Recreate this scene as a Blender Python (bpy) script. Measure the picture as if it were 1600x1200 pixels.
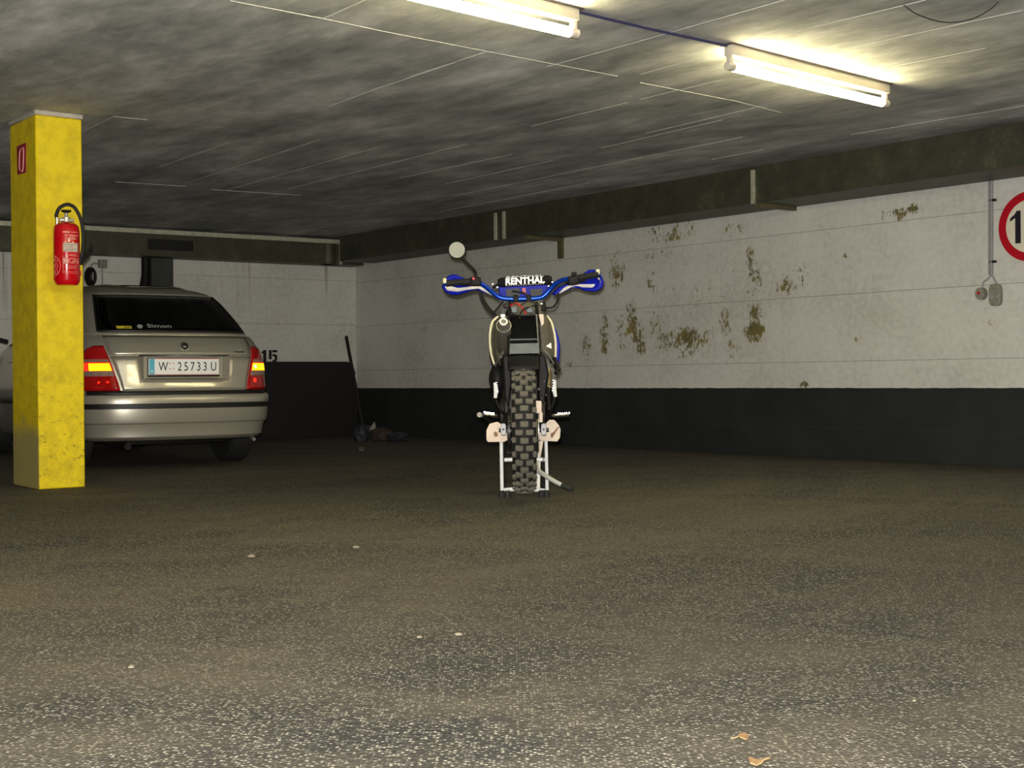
import bpy, bmesh, math, random
from mathutils import Vector, Matrix
import numpy as np

random.seed(7)
S = bpy.context.scene
for o in list(bpy.data.objects): bpy.data.objects.remove(o)
COL = S.collection
PI = math.pi

# ------------------------------------------------------------------ camera, world, flash, exposure
H, F = 0.62, 2130.0
CAMM = Matrix.Translation((0, 0, H)) @ Matrix.Rotation(math.radians(90 - 0.215), 4, 'X') @ Matrix.Rotation(math.radians(-0.5), 4, 'Z')
cd = bpy.data.cameras.new('camera'); cam = bpy.data.objects.new('camera', cd); COL.objects.link(cam)
cd.sensor_width = 36; cd.lens = F / 1600 * 36; cd.clip_start = 0.05; cd.clip_end = 100
cam.matrix_world = CAMM
S.camera = cam
W = bpy.data.worlds.new('world'); S.world = W; W.use_nodes = True
W.node_tree.nodes['Background'].inputs[0].default_value = (0, 0, 0, 1)
W.node_tree.nodes['Background'].inputs[1].default_value = 0
# the compact camera's own flash, just above the lens
fl = bpy.data.lights.new('camera_flash', 'SPOT'); flo = bpy.data.objects.new('camera_flash', fl); COL.objects.link(flo)
fl.energy = 820; fl.color = (1.0, 0.965, 0.90); fl.shadow_soft_size = 0.018; fl.spot_size = math.radians(82); fl.spot_blend = 0.25
flo.location = (-0.015, 0.02, H + 0.055); flo.rotation_euler = (math.radians(90), 0, 0)
S.view_settings.view_transform = 'Standard'; S.view_settings.look = 'None'
S.view_settings.gamma = 1.0; S.view_settings.use_curve_mapping = False
S.view_settings.exposure = 0.95
TUBE_STRENGTH = 33.0

# ------------------------------------------------------------------ room axes
U1 = Vector((-0.619, 0.785, 0)).normalized()      # along the right wall, away from us
U2 = Vector((0.785, 0.619, 0)).normalized()       # across, towards the right wall
V2 = Vector((0.824, 0.566, 0)).normalized()       # along the back wall
HC = 2.21                                         # ceiling height
WR0 = Vector((2.56, 10.1, 0))                     # a point on the right wall
CORNER = WR0 + U1 * 7.0
DUCT_Z = 1.93

def P(px, py, Y):
    """the point at distance Y in front of the camera seen at a pixel of the 1600 x 1200 frame"""
    d = CAMM.to_3x3() @ Vector(((px - 800) / F, -(py - 600) / F, -1))
    return CAMM.translation + d * (Y / d.y)
def Q(px, py, z):
    d = CAMM.to_3x3() @ Vector(((px - 800) / F, -(py - 600) / F, -1))
    return CAMM.translation + d * ((z - H) / d.z)
def onplane(px, py, p0, n):
    d = CAMM.to_3x3() @ Vector(((px - 800) / F, -(py - 600) / F, -1))
    return CAMM.translation + d * ((p0 - CAMM.translation).dot(n) / d.dot(n))

# ------------------------------------------------------------------ mesh builder
class MB:
    def __init__(s): s.v = []; s.f = []
    def add(s, vs, fs):
        k = len(s.v); s.v += [Vector(p) for p in vs]; s.f += [tuple(i + k for i in f) for f in fs]; return s
    def box(s, c, size, R=None, bev=0.0):
        hx, hy, hz = size[0] / 2, size[1] / 2, size[2] / 2
        R = R or Matrix.Identity(3); c = Vector(c)
        if bev <= 0:
            vs = [c + R @ Vector((x * hx, y * hy, z * hz)) for z in (-1, 1) for y in (-1, 1) for x in (-1, 1)]
            return s.add(vs, [(0, 2, 3, 1), (4, 5, 7, 6), (0, 1, 5, 4), (2, 6, 7, 3), (0, 4, 6, 2), (1, 3, 7, 5)])
        bm = bmesh.new(); bmesh.ops.create_cube(bm, size=1)
        for v in bm.verts: v.co = Vector((v.co.x * size[0], v.co.y * size[1], v.co.z * size[2]))
        bmesh.ops.bevel(bm, geom=bm.edges[:], offset=bev, segments=2, affect='EDGES', profile=0.5)
        bm.verts.index_update()
        s.add([c + R @ v.co for v in bm.verts], [[v.index for v in f.verts] for f in bm.faces]); bm.free(); return s
    def tube(s, pts, r, n=10, caps=True):
        pts = [Vector(p) for p in pts]; m = len(pts)
        rs = r if isinstance(r, (list, tuple)) else [r] * m
        t0 = (pts[1] - pts[0]).normalized()
        a = t0.orthogonal().normalized(); rings = []; vs = []
        for i in range(m):
            t = (pts[min(i + 1, m - 1)] - pts[max(i - 1, 0)]).normalized()
            a = (a - t * a.dot(t)).normalized(); b = t.cross(a)
            vs += [pts[i] + (a * math.cos(2 * PI * k / n) + b * math.sin(2 * PI * k / n)) * rs[i] for k in range(n)]
        fs = [(i * n + k, i * n + (k + 1) % n, (i + 1) * n + (k + 1) % n, (i + 1) * n + k) for i in range(m - 1) for k in range(n)]
        if caps: fs += [tuple(range(n))[::-1], tuple((m - 1) * n + k for k in range(n))]
        return s.add(vs, fs)
    def lathe(s, prof, c, axis=(0, 0, 1), n=28, closed=False):
        """prof: (radius, height along axis)"""
        ax = Vector(axis).normalized(); a = ax.orthogonal().normalized(); b = ax.cross(a); c = Vector(c); vs = []; m = len(prof)
        for r, h in prof: vs += [c + ax * h + (a * math.cos(2 * PI * k / n) + b * math.sin(2 * PI * k / n)) * max(r, 1e-4) for k in range(n)]
        fs = [(i * n + k, i * n + (k + 1) % n, (i + 1) * n + (k + 1) % n, (i + 1) * n + k) for i in range(m - 1) for k in range(n)]
        if closed: fs += [((m - 1) * n + k, (m - 1) * n + (k + 1) % n, (k + 1) % n, k) for k in range(n)]
        else:
            if prof[0][0] > 1e-3: fs.append(tuple(range(n))[::-1])
            if prof[-1][0] > 1e-3: fs.append(tuple((m - 1) * n + k for k in range(n)))
        return s.add(vs, fs)
    def prism(s, pts, depth):
        """a 3D polygon swept along the vector depth"""
        pts = [Vector(p) for p in pts]; d = Vector(depth); n = len(pts)
        return s.add(pts + [p + d for p in pts], [tuple(range(n))[::-1], tuple(range(n, 2 * n))] + [(i, (i + 1) % n, n + (i + 1) % n, n + i) for i in range(n)])
    def grid(s, rows, skip=lambda i, j: False):
        m, n = len(rows), len(rows[0])
        return s.add([p for r in rows for p in r], [(i * n + j, i * n + j + 1, (i + 1) * n + j + 1, (i + 1) * n + j) for i in range(m - 1) for j in range(n - 1) if not skip(i, j)])
    def mesh(s, name, off=(0, 0, 0), ang=35):
        me = bpy.data.meshes.new(name); off = Vector(off)
        me.from_pydata([tuple(p - off) for p in s.v], [], s.f)
        bm = bmesh.new(); bm.from_mesh(me); bmesh.ops.recalc_face_normals(bm, faces=bm.faces[:]); bm.to_mesh(me); bm.free()
        me.shade_smooth(); me.set_sharp_from_angle(angle=math.radians(ang)); return me
    def build(s, name, mat, parent=None, off=None, ang=35, thick=0.0, toff=-1):
        if off is None: off = OFF.get(parent.name, Vector()) if parent else Vector()
        o = bpy.data.objects.new(name, s.mesh(name, off, ang)); COL.objects.link(o)
        o.data.materials.append(mat)
        if parent: o.parent = parent; OFF[o.name] = Vector(off)
        else: o.location = off
        if thick:
            md = o.modifiers.new('solid', 'SOLIDIFY'); md.thickness = thick; md.offset = toff
        return o
OFF = {}
def tag(o, label=None, cat=None, group=None, kind=None):
    if label: o['label'] = label
    if cat: o['category'] = cat
    if group: o['group'] = group
    if kind: o['kind'] = kind
    return o
def thing(name, label, cat, loc=(0, 0, 0), rz=0, group=None):
    o = bpy.data.objects.new(name, None); COL.objects.link(o); o.location = loc; o.rotation_euler[2] = rz
    o.empty_display_size = 0.1
    OFF[o.name] = Vector(loc) if rz == 0 else Vector()
    return tag(o, label, cat, group)
def smooth(pts, n=6):
    """Catmull-Rom through the points"""
    pts = [Vector(p) for p in pts]; out = []
    for i in range(len(pts) - 1):
        p0, p1, p2, p3 = pts[max(i - 1, 0)], pts[i], pts[i + 1], pts[min(i + 2, len(pts) - 1)]
        for k in range(n):
            t = k / n
            out.append(0.5 * ((2 * p1) + (p2 - p0) * t + (2 * p0 - 5 * p1 + 4 * p2 - p3) * t * t + (3 * p1 - p0 - 3 * p2 + p3) * t ** 3))
    return out + [pts[-1]]
def lin(a, b_, n): return [a + (b_ - a) * k / n for k in range(n + 1)]
def frame(x, y, z):
    return Matrix((Vector(x).normalized(), Vector(y).normalized(), Vector(z).normalized())).transposed()
def text(name, body, size, mat, parent, pos, xdir, updir, ext=0.0006, align='CENTER', sx=1.0, bold=0.0):
    c = bpy.data.curves.new(name, 'FONT'); c.body = body; c.size = size; c.extrude = ext; c.offset = bold; c.align_x = align; c.align_y = 'CENTER'; c.resolution_u = 3
    t = bpy.data.objects.new(name, c); COL.objects.link(t)
    me = bpy.data.meshes.new_from_object(t.evaluated_get(bpy.context.evaluated_depsgraph_get())); bpy.data.objects.remove(t)
    x, u = Vector(xdir).normalized(), Vector(updir).normalized(); R = frame(x, u, x.cross(u)).to_4x4()
    pos = Vector(pos) - OFF.get(parent.name, Vector())
    me.transform(Matrix.Translation(pos) @ R @ Matrix.Diagonal((sx, 1, 1, 1))); me.materials.clear(); me.materials.append(mat)
    o = bpy.data.objects.new(name, me); COL.objects.link(o); o.parent = parent; OFF[o.name] = OFF.get(parent.name, Vector()); return o

# ------------------------------------------------------------------ materials
def srgb(c):
    return tuple(((x / 255) / 12.92 if x / 255 <= 0.04045 else ((x / 255 + 0.055) / 1.055) ** 2.4) for x in c) + (1,)
class NT:
    def __init__(s, m): s.t = m.node_tree; s.n = s.t.nodes; s.l = s.t.links
    def new(s, kind, **kw):
        n = s.n.new(kind)
        for k, v in kw.items(): setattr(n, k, v)
        return n
    def set(s, sock, v):
        if hasattr(v, 'is_output'): s.l.new(v, sock)
        else: sock.default_value = v
    def math(s, op, a, b=0.0, c=None, clamp=False):
        n = s.new('ShaderNodeMath', operation=op, use_clamp=clamp); s.set(n.inputs[0], a); s.set(n.inputs[1], b)
        if c is not None: s.set(n.inputs[2], c)
        return n.outputs[0]
    def noise(s, vec, scale, detail=4, rough=0.55):
        n = s.new('ShaderNodeTexNoise'); s.set(n.inputs['Vector'], vec); n.inputs['Scale'].default_value = scale; n.inputs['Detail'].default_value = detail; n.inputs['Roughness'].default_value = rough
        return n.outputs['Fac']
    def ramp(s, fac, stops):
        n = s.new('ShaderNodeValToRGB'); s.set(n.inputs[0], fac); e = n.color_ramp.elements
        while len(e) < len(stops): e.new(0.5)
        for k, (p, c) in enumerate(stops):
            e[k].position = p; e[k].color = c if len(c) == 4 else c + (1,)
        return n.outputs[0]
    def mix(s, fac, a, b, mode='MIX'):
        n = s.new('ShaderNodeMix', data_type='RGBA', blend_type=mode); s.set(n.inputs[0], fac); s.set(n.inputs[6], a); s.set(n.inputs[7], b); return n.outputs[2]
    def mapr(s, v, a, b, c=0.0, d=1.0):
        n = s.new('ShaderNodeMapRange'); s.set(n.inputs[0], v)
        for k, x in enumerate((a, b, c, d)): n.inputs[k + 1].default_value = x
        return n.outputs[0]
    def scalevec(s, vec, sc):
        n = s.new('ShaderNodeMapping'); s.set(n.inputs[0], vec); n.inputs['Scale'].default_value = sc; return n.outputs[0]
    def bump(s, h, strength, dist):
        n = s.new('ShaderNodeBump'); s.set(n.inputs['Height'], h); n.inputs['Strength'].default_value = strength; n.inputs['Distance'].default_value = dist; return n.outputs[0]
def base(name):
    m = bpy.data.materials.new(name); m.use_nodes = True; nt = NT(m); return m, nt, nt.n['Principled BSDF']
def mat(name, rgb, rough=0.6, metal=0.0, var=0.12, scale=30.0, bump=0.0, emit=0.0, coat=0.0, spec=0.5):
    m, nt, b = base(name); c = srgb(rgb)
    tc = nt.new('ShaderNodeTexCoord').outputs['Object']
    n = nt.noise(tc, scale, 5)
    lo = tuple(x * (1 - var) for x in c[:3]) + (1,); hi = tuple(min(1, x * (1 + var)) for x in c[:3]) + (1,)
    nt.l.new(nt.ramp(n, [(0.3, lo), (0.7, hi)]), b.inputs['Base Color'])
    b.inputs['Roughness'].default_value = rough; b.inputs['Metallic'].default_value = metal; b.inputs['Specular IOR Level'].default_value = spec
    if coat: b.inputs['Coat Weight'].default_value = coat; b.inputs['Coat Roughness'].default_value = 0.06
    if bump: nt.l.new(nt.bump(n, 1.0, bump), b.inputs['Normal'])
    if emit:
        b.inputs['Emission Color'].default_value = c; b.inputs['Emission Strength'].default_value = emit
    return m
M = {}
M['black_plastic'] = mat('black_plastic', (18, 18, 20), 0.6, spec=0.25)
M['block_grey'] = mat('block_grey', (176, 176, 180), 0.6, 0.1)
M['bright_steel'] = mat('bright_steel', (226, 224, 214), 0.38, 0.35, var=0.05)
M['black_rubber'] = mat('black_rubber', (30, 30, 29), 0.75, bump=0.0006)
M['knob_rubber'] = mat('knob_rubber', (96, 92, 82), 0.85, var=0.25, scale=60)
M['carcass_rubber'] = mat('carcass_rubber', (16, 16, 16), 0.8)
M['chrome'] = mat('chrome', (225, 225, 222), 0.18, 1.0, var=0.04)
M['alloy'] = mat('alloy', (190, 190, 186), 0.4, 0.75, var=0.1)
M['dark_metal'] = mat('dark_metal', (52, 50, 48), 0.42, 0.7, var=0.25)
M['engine'] = mat('engine', (60, 56, 54), 0.5, 0.5, var=0.3)
M['white_paint'] = mat('white_paint', (238, 240, 240), 0.35, var=0.05)
M['cream_board'] = mat('cream_board', (226, 208, 190), 0.7, var=0.12, scale=14)
M['stain'] = mat('stain', (140, 105, 80), 0.8, var=0.3)
M['blue_plastic'] = mat('blue_plastic', (14, 28, 170), 0.5, spec=0.2)
M['blue_bar'] = mat('blue_bar', (16, 70, 200), 0.25, 0.55, var=0.05)
M['white_plastic'] = mat('white_plastic', (236, 230, 222), 0.45, var=0.06)
M['ivory'] = mat('ivory', (230, 224, 190), 0.5)
M['red_plastic'] = mat('red_plastic', (200, 20, 35), 0.4)
M['grey_plastic'] = mat('grey_plastic', (98, 94, 80), 0.5)
M['slate'] = mat('slate', (92, 100, 106), 0.5, 0.2)
M['mirror'] = mat('mirror_glass', (138, 140, 126), 0.5, 0.2, var=0.03)
M['gold_spring'] = mat('gold_spring', (190, 160, 80), 0.4, 0.6)
M['muffler'] = mat('muffler', (116, 112, 100), 0.5, 0.35, var=0.2)
M['car_paint'] = mat('car_paint', (186, 181, 167), 0.34, 0.55, var=0.03, scale=400, coat=0.6)
M['car_black'] = mat('car_black', (18, 18, 18), 0.5)
M['car_under'] = mat('car_under', (12, 12, 12), 0.8)
M['lamp_red'] = mat('lamp_red', (170, 8, 10), 0.15, var=0.25, scale=40, coat=0.8)
M['lamp_red_flash_glow'] = mat('lamp_red_flash_glow', (235, 30, 12), 0.2, emit=1.6, var=0.1)  # unlit red lens; emission stands in for the flash it throws back
M['lamp_amber_flash_glow'] = mat('lamp_amber_flash_glow', (255, 190, 10), 0.2, emit=1.9, var=0.04)  # amber reflector colour with the returned flash put in as emission
M['lamp_clear'] = mat('lamp_clear', (150, 120, 110), 0.15, var=0.2, coat=0.8)
M['lamp_flash_hotspot'] = mat('lamp_flash_hotspot', (255, 225, 90), 0.2, emit=4.0, var=0.02)  # brightest point of the flash return, painted as emission
M['plate_white'] = mat('plate_white', (252, 252, 250), 0.5, var=0.01)
M['plate_blue'] = mat('plate_blue', (90, 190, 215), 0.5, var=0.03)
M['plate_red'] = mat('plate_red', (205, 60, 50), 0.5)
M['ink'] = mat('ink', (24, 18, 34), 0.6)
M['sticker_yellow'] = mat('sticker_yellow', (220, 200, 60), 0.5)
M['print_pale'] = mat('print_pale', (150, 155, 150), 0.6)
M['seat_cloth'] = mat('seat_cloth', (52, 54, 54), 0.9)
M['extinguisher_red'] = mat('extinguisher_red', (196, 8, 22), 0.22, var=0.05, coat=0.5)
M['label_print'] = mat('label_print', (228, 160, 150), 0.6)
M['label_paper'] = mat('label_paper', (214, 196, 182), 0.7, var=0.08, scale=80)
M['sign_red'] = mat('sign_red', (190, 8, 34), 0.4, var=0.04)
M['sign_white'] = mat('sign_white', (232, 226, 205), 0.45, var=0.03)
M['sign_maroon'] = mat('sign_maroon', (150, 25, 40), 0.5)
M['lamp_grey'] = mat('lamp_grey', (205, 196, 178), 0.5, var=0.05)
M['lamp_edge'] = mat('lamp_edge', (80, 70, 66), 0.6)
M['conduit'] = mat('conduit', (150, 148, 150), 0.55, var=0.08)
M['box_grey'] = mat('box_grey', (138, 136, 124), 0.7, var=0.3, scale=60)
M['cable'] = mat('cable', (28, 28, 40), 0.6)
M['wire_blue'] = mat('wire_blue', (60, 58, 95), 0.6)
M['black_chest'] = mat('black_chest', (19, 15, 18), 0.6)
M['wood_dark'] = mat('wood_dark', (34, 26, 26), 0.7)
M['paper'] = mat('paper', (140, 140, 132), 0.8)
M['bag_teal'] = mat('bag_teal', (30, 38, 42), 0.6)
M['brown_card'] = mat('brown_card', (52, 42, 36), 0.8)
M['leaf'] = mat('leaf', (140, 108, 70), 0.8, var=0.25, scale=60)
M['pebble'] = mat('pebble', (128, 120, 102), 0.8)
M['seam'] = mat('seam', (208, 207, 200), 0.8, var=0.2, scale=8)
M['joint'] = mat('joint', (74, 70, 62), 0.9)
M['mortar'] = mat('mortar', (176, 170, 160), 0.9, var=0.15, scale=12)
M['grille_dark'] = mat('grille_dark', (10, 10, 10), 0.7)
M['post_grey'] = mat('post_grey', (64, 66, 60), 0.8, var=0.2, scale=6)
M['number_paint'] = mat('number_paint', (20, 20, 20), 0.8)
M['flange'] = mat('flange', (196, 196, 176), 0.45, 0.3, var=0.2, scale=20)
M['bracket'] = mat('bracket', (104, 98, 70), 0.6, 0.3, var=0.25)

def glass_mat():
    m, nt, b = base('tinted_glass'); nt.n.remove(b)
    tr = nt.new('ShaderNodeBsdfTransparent'); tr.inputs[0].default_value = (0.30, 0.34, 0.32, 1)
    gl = nt.new('ShaderNodeBsdfGlossy'); gl.inputs['Roughness'].default_value = 0.03; gl.inputs[0].default_value = (0.9, 0.9, 0.9, 1)
    fr = nt.new('ShaderNodeFresnel'); fr.inputs[0].default_value = 1.45
    mx = nt.new('ShaderNodeMixShader'); nt.l.new(fr.outputs[0], mx.inputs[0]); nt.l.new(tr.outputs[0], mx.inputs[1]); nt.l.new(gl.outputs[0], mx.inputs[2])
    nt.l.new(mx.outputs[0], nt.n['Material Output'].inputs[0]); return m
M['glass'] = glass_mat()

def tube_mat():
    m, nt, b = base('fluorescent_tube')
    b.inputs['Base Color'].default_value = (0.9, 0.9, 0.85, 1); b.inputs['Emission Color'].default_value = (1.0, 0.88, 0.48, 1); b.inputs['Emission Strength'].default_value = TUBE_STRENGTH
    return m
M['tube'] = tube_mat()

def floor_mat():
    m, nt, b = base('asphalt'); tc = nt.new('ShaderNodeTexCoord').outputs['Object']
    vo = nt.new('ShaderNodeTexVoronoi'); nt.l.new(tc, vo.inputs['Vector']); vo.inputs['Scale'].default_value = 150
    sepc = nt.new('ShaderNodeSeparateColor'); nt.l.new(vo.outputs['Color'], sepc.inputs[0])
    stone = nt.ramp(sepc.outputs[0], [(0.0, srgb((40, 39, 37))), (0.45, srgb((72, 70, 65))), (0.72, srgb((124, 120, 109))), (1.0, srgb((192, 185, 167)))])
    gap = nt.mapr(vo.outputs['Distance'], 0.25, 0.62)
    big = nt.noise(tc, 0.9, 5, 0.6)
    # dusty arcs left by turning wheels: rings about a few points
    dust = None
    for (cx, cy, sc) in ((-3.2, 9.5, 2.2), (5.5, 1.5, 1.7), (-2.0, -1.0, 2.6)):
        s = nt.new('ShaderNodeVectorMath', operation='DISTANCE'); nt.l.new(tc, s.inputs[0]); s.inputs[1].default_value = (cx, cy, 0)
        w = nt.math('ADD', nt.math('MULTIPLY', s.outputs['Value'], sc), nt.math('MULTIPLY', nt.noise(tc, 0.5, 3), 1.4))
        comb = nt.new('ShaderNodeCombineXYZ'); nt.set(comb.inputs[0], w)
        r = nt.noise(comb.outputs[0], 1.0, 4, 0.7)
        dust = r if dust is None else nt.math('ADD', dust, r)
    dust = nt.mapr(nt.math('ADD', dust, nt.math('MULTIPLY', big, 1.2)), 1.85, 2.35)
    c = nt.mix(gap, stone, srgb((38, 36, 33)))
    c = nt.mix(nt.math('MULTIPLY', dust, 0.55), c, srgb((104, 97, 78)))
    c = nt.mix(nt.mapr(nt.noise(tc, 0.45, 4), 0.52, 0.75, 0, 0.32), c, srgb((34, 31, 27)))
    nt.l.new(c, b.inputs['Base Color']); b.inputs['Roughness'].default_value = 0.82; b.inputs['Specular IOR Level'].default_value = 0.35
    h = nt.math('ADD', nt.math('MULTIPLY', vo.outputs['Distance'], -1.0), nt.math('MULTIPLY', nt.noise(tc, 240, 2), 0.4))
    nt.l.new(nt.bump(h, 0.7, 0.0035), b.inputs['Normal']); return m
M['asphalt'] = floor_mat()

def ceiling_mat():
    m, nt, b = base('ceiling_concrete'); tc = nt.new('ShaderNodeTexCoord').outputs['Object']
    rot = nt.new('ShaderNodeMapping'); nt.l.new(tc, rot.inputs[0]); rot.inputs['Rotation'].default_value = (0, 0, math.atan2(-U1.y, -U1.x)); rot.vector_type = 'TEXTURE'
    st = nt.scalevec(rot.outputs[0], (0.75, 1.7, 1))
    a = nt.noise(st, 1.6, 7, 0.62); f = nt.noise(st, 12, 5, 0.6)
    k = nt.math('ADD', nt.math('MULTIPLY', a, 0.82), nt.math('MULTIPLY', f, 0.18))
    c = nt.ramp(k, [(0.34, srgb((132, 134, 133))), (0.48, srgb((172, 173, 171))), (0.58, srgb((204, 204, 202))), (0.70, srgb((236, 236, 234)))])
    nt.l.new(c, b.inputs['Base Color']); b.inputs['Roughness'].default_value = 0.85
    nt.l.new(nt.bump(k, 0.6, 0.01), b.inputs['Normal']); return m
M['ceiling'] = ceiling_mat()

def wall_mat(name, sdir, origin, blobs, streaks=0.0):
    """white wall paint over a dark painted band; flaked patches where the paint has come off"""
    m, nt, b = base(name); tc = nt.new('ShaderNodeTexCoord').outputs['Object']
    sub = nt.new('ShaderNodeVectorMath', operation='SUBTRACT'); nt.l.new(tc, sub.inputs[0]); sub.inputs[1].default_value = origin
    dot = nt.new('ShaderNodeVectorMath', operation='DOT_PRODUCT'); nt.l.new(sub.outputs[0], dot.inputs[0]); dot.inputs[1].default_value = sdir
    sx = dot.outputs['Value']; sep = nt.new('ShaderNodeSeparateXYZ'); nt.l.new(tc, sep.inputs[0]); z = sep.outputs[2]
    cv = nt.new('ShaderNodeCombineXYZ'); nt.set(cv.inputs[0], sx); nt.set(cv.inputs[2], z); wv = cv.outputs[0]
    n1 = nt.noise(wv, 1.3, 6, 0.6); n2 = nt.noise(wv, 22, 4)
    white = nt.ramp(nt.math('ADD', nt.math('MULTIPLY', n1, 0.6), nt.math('MULTIPLY', n2, 0.4)), [(0.32, srgb((190, 188, 181))), (0.5, srgb((213, 212, 206))), (0.7, srgb((227, 226, 221)))])
    # small chips everywhere
    chips = nt.mapr(nt.noise(wv, 34, 3, 0.7), 0.70, 0.74)
    c = nt.mix(nt.math('MULTIPLY', chips, 0.6), white, srgb((150, 138, 110)))
    mask = None
    for (s0, z0, rs, rz, k) in blobs:
        dx = nt.math('DIVIDE', nt.math('SUBTRACT', sx, s0), rs); dz = nt.math('DIVIDE', nt.math('SUBTRACT', z, z0), rz)
        d = nt.math('ADD', nt.math('MULTIPLY', dx, dx), nt.math('MULTIPLY', dz, dz))
        v = nt.math('MULTIPLY', nt.math('SUBTRACT', 1.0, d, clamp=True), k)
        mask = v if mask is None else nt.math('MAXIMUM', mask, v)
    if mask is not None:
        mask = nt.math('MULTIPLY', mask, nt.mapr(nt.noise(wv, 5.5, 3, 0.6), 0.36, 0.62, 0.35, 1.25))
        pn = nt.noise(nt.scalevec(wv, (1.2, 1, 0.75)), 30, 6, 0.8)
        peel = nt.mapr(nt.math('ADD', pn, nt.math('MULTIPLY', mask, 0.25)), 0.658, 0.715)
        peel = nt.math('MULTIPLY', peel, nt.mapr(mask, 0.0, 0.1))
        ochre = nt.ramp(nt.math('ADD', nt.math('MULTIPLY', nt.noise(wv, 3.1, 3), 0.7), nt.math('MULTIPLY', n2, 0.3)), [(0.36, srgb((88, 84, 60))), (0.52, srgb((126, 114, 62))), (0.66, srgb((156, 136, 62)))])
        c = nt.mix(peel, c, ochre)
    if streaks:
        sv = nt.scalevec(wv, (5.0, 1, 0.18)); st = nt.mapr(nt.noise(sv, 1.4, 3, 0.6), 0.62, 0.74)
        st = nt.math('MULTIPLY', st, nt.mapr(z, 1.0, 1.95))
        c = nt.mix(nt.math('MULTIPLY', st, streaks), c, srgb((96, 72, 50)))
    edge = nt.math('ADD', z, nt.math('MULTIPLY', nt.math('SUBTRACT', nt.noise(wv, 9, 3), 0.5), 0.012))
    band = nt.math('LESS_THAN', edge, 0.53)
    dark = nt.ramp(nt.noise(wv, 3.0, 5), [(0.35, srgb((27, 30, 30))), (0.7, srgb((38, 42, 41)))])
    c = nt.mix(band, c, dark)
    nt.l.new(c, b.inputs['Base Color']); b.inputs['Roughness'].default_value = 0.75
    nt.l.new(nt.bump(nt.noise(wv, 60, 4), 0.35, 0.004), b.inputs['Normal']); return m

def duct_mat():
    m, nt, b = base('galvanised_duct'); tc = nt.new('ShaderNodeTexCoord').outputs['Object']
    n = nt.noise(tc, 5.0, 6, 0.7); f = nt.noise(tc, 45, 3)
    c = nt.ramp(nt.math('ADD', nt.math('MULTIPLY', n, 0.75), nt.math('MULTIPLY', f, 0.25)), [(0.3, srgb((58, 60, 50))), (0.55, srgb((78, 80, 66))), (0.75, srgb((112, 110, 82)))])
    nt.l.new(c, b.inputs['Base Color']); b.inputs['Metallic'].default_value = 0.35; b.inputs['Roughness'].default_value = 0.55; return m
M['duct'] = duct_mat()

def column_mat():
    m, nt, b = base('yellow_column_paint'); tc = nt.new('ShaderNodeTexCoord').outputs['Object']
    n = nt.noise(tc, 14, 6, 0.65)
    c = nt.ramp(n, [(0.3, srgb((204, 178, 0))), (0.6, srgb((232, 206, 0)))])
    sep = nt.new('ShaderNodeSeparateXYZ'); nt.l.new(tc, sep.inputs[0]); z = sep.outputs[2]
    low = nt.mapr(z, 1.25, 0.25)
    dirt = nt.mapr(nt.math('ADD', nt.noise(nt.scalevec(tc, (1, 1, 1.6)), 26, 6, 0.75), nt.math('MULTIPLY', low, 0.10)), 0.66, 0.74)
    c = nt.mix(nt.math('MULTIPLY', dirt, 0.75), c, srgb((96, 84, 30)))
    sm = nt.mapr(nt.math('ADD', nt.noise(tc, 5, 4, 0.6), nt.math('MULTIPLY', low, 0.06)), 0.62, 0.72)
    c = nt.mix(nt.math('MULTIPLY', sm, 0.35), c, srgb((150, 130, 20)))
    # paint rubbed off down to the concrete at the foot of the driveway side
    dp = nt.new('ShaderNodeVectorMath', operation='DOT_PRODUCT'); nt.l.new(tc, dp.inputs[0]); dp.inputs[1].default_value = U2
    side = nt.math('LESS_THAN', dp.outputs['Value'], -0.276 / 2 + 0.002)
    lim = nt.math('SUBTRACT', nt.math('ADD', 0.22, nt.math('MULTIPLY', nt.noise(tc, 7, 4), 0.30)), z)
    worn = nt.math('MULTIPLY', side, nt.mapr(lim, -0.05, 0.08))
    c = nt.mix(nt.math('MULTIPLY', worn, 0.85), c, srgb((150, 142, 98)))
    nt.l.new(c, b.inputs['Base Color']); b.inputs['Roughness'].default_value = 0.6
    nt.l.new(nt.bump(n, 0.4, 0.004), b.inputs['Normal']); return m
M['column'] = column_mat()

# ------------------------------------------------------------------ room shell
FAR = -9.0                                     # how far the room runs towards and behind the camera
a_r, a_f = WR0 + U1 * FAR, CORNER
LB = CORNER - V2 * 11.0                        # left end of the back wall
LF = WR0 + U1 * FAR - U2 * 12.0
poly = [a_r, CORNER, LB, LF]
fm = MB().prism([p + Vector((0, 0, -0.12)) for p in poly], (0, 0, 0.12)).build('floor', M['asphalt']); tag(fm, kind='structure')
ce = MB().prism([p + Vector((0, 0, HC)) for p in poly], (0, 0, 0.12)).build('ceiling', M['ceiling']); tag(ce, kind='structure')
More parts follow.
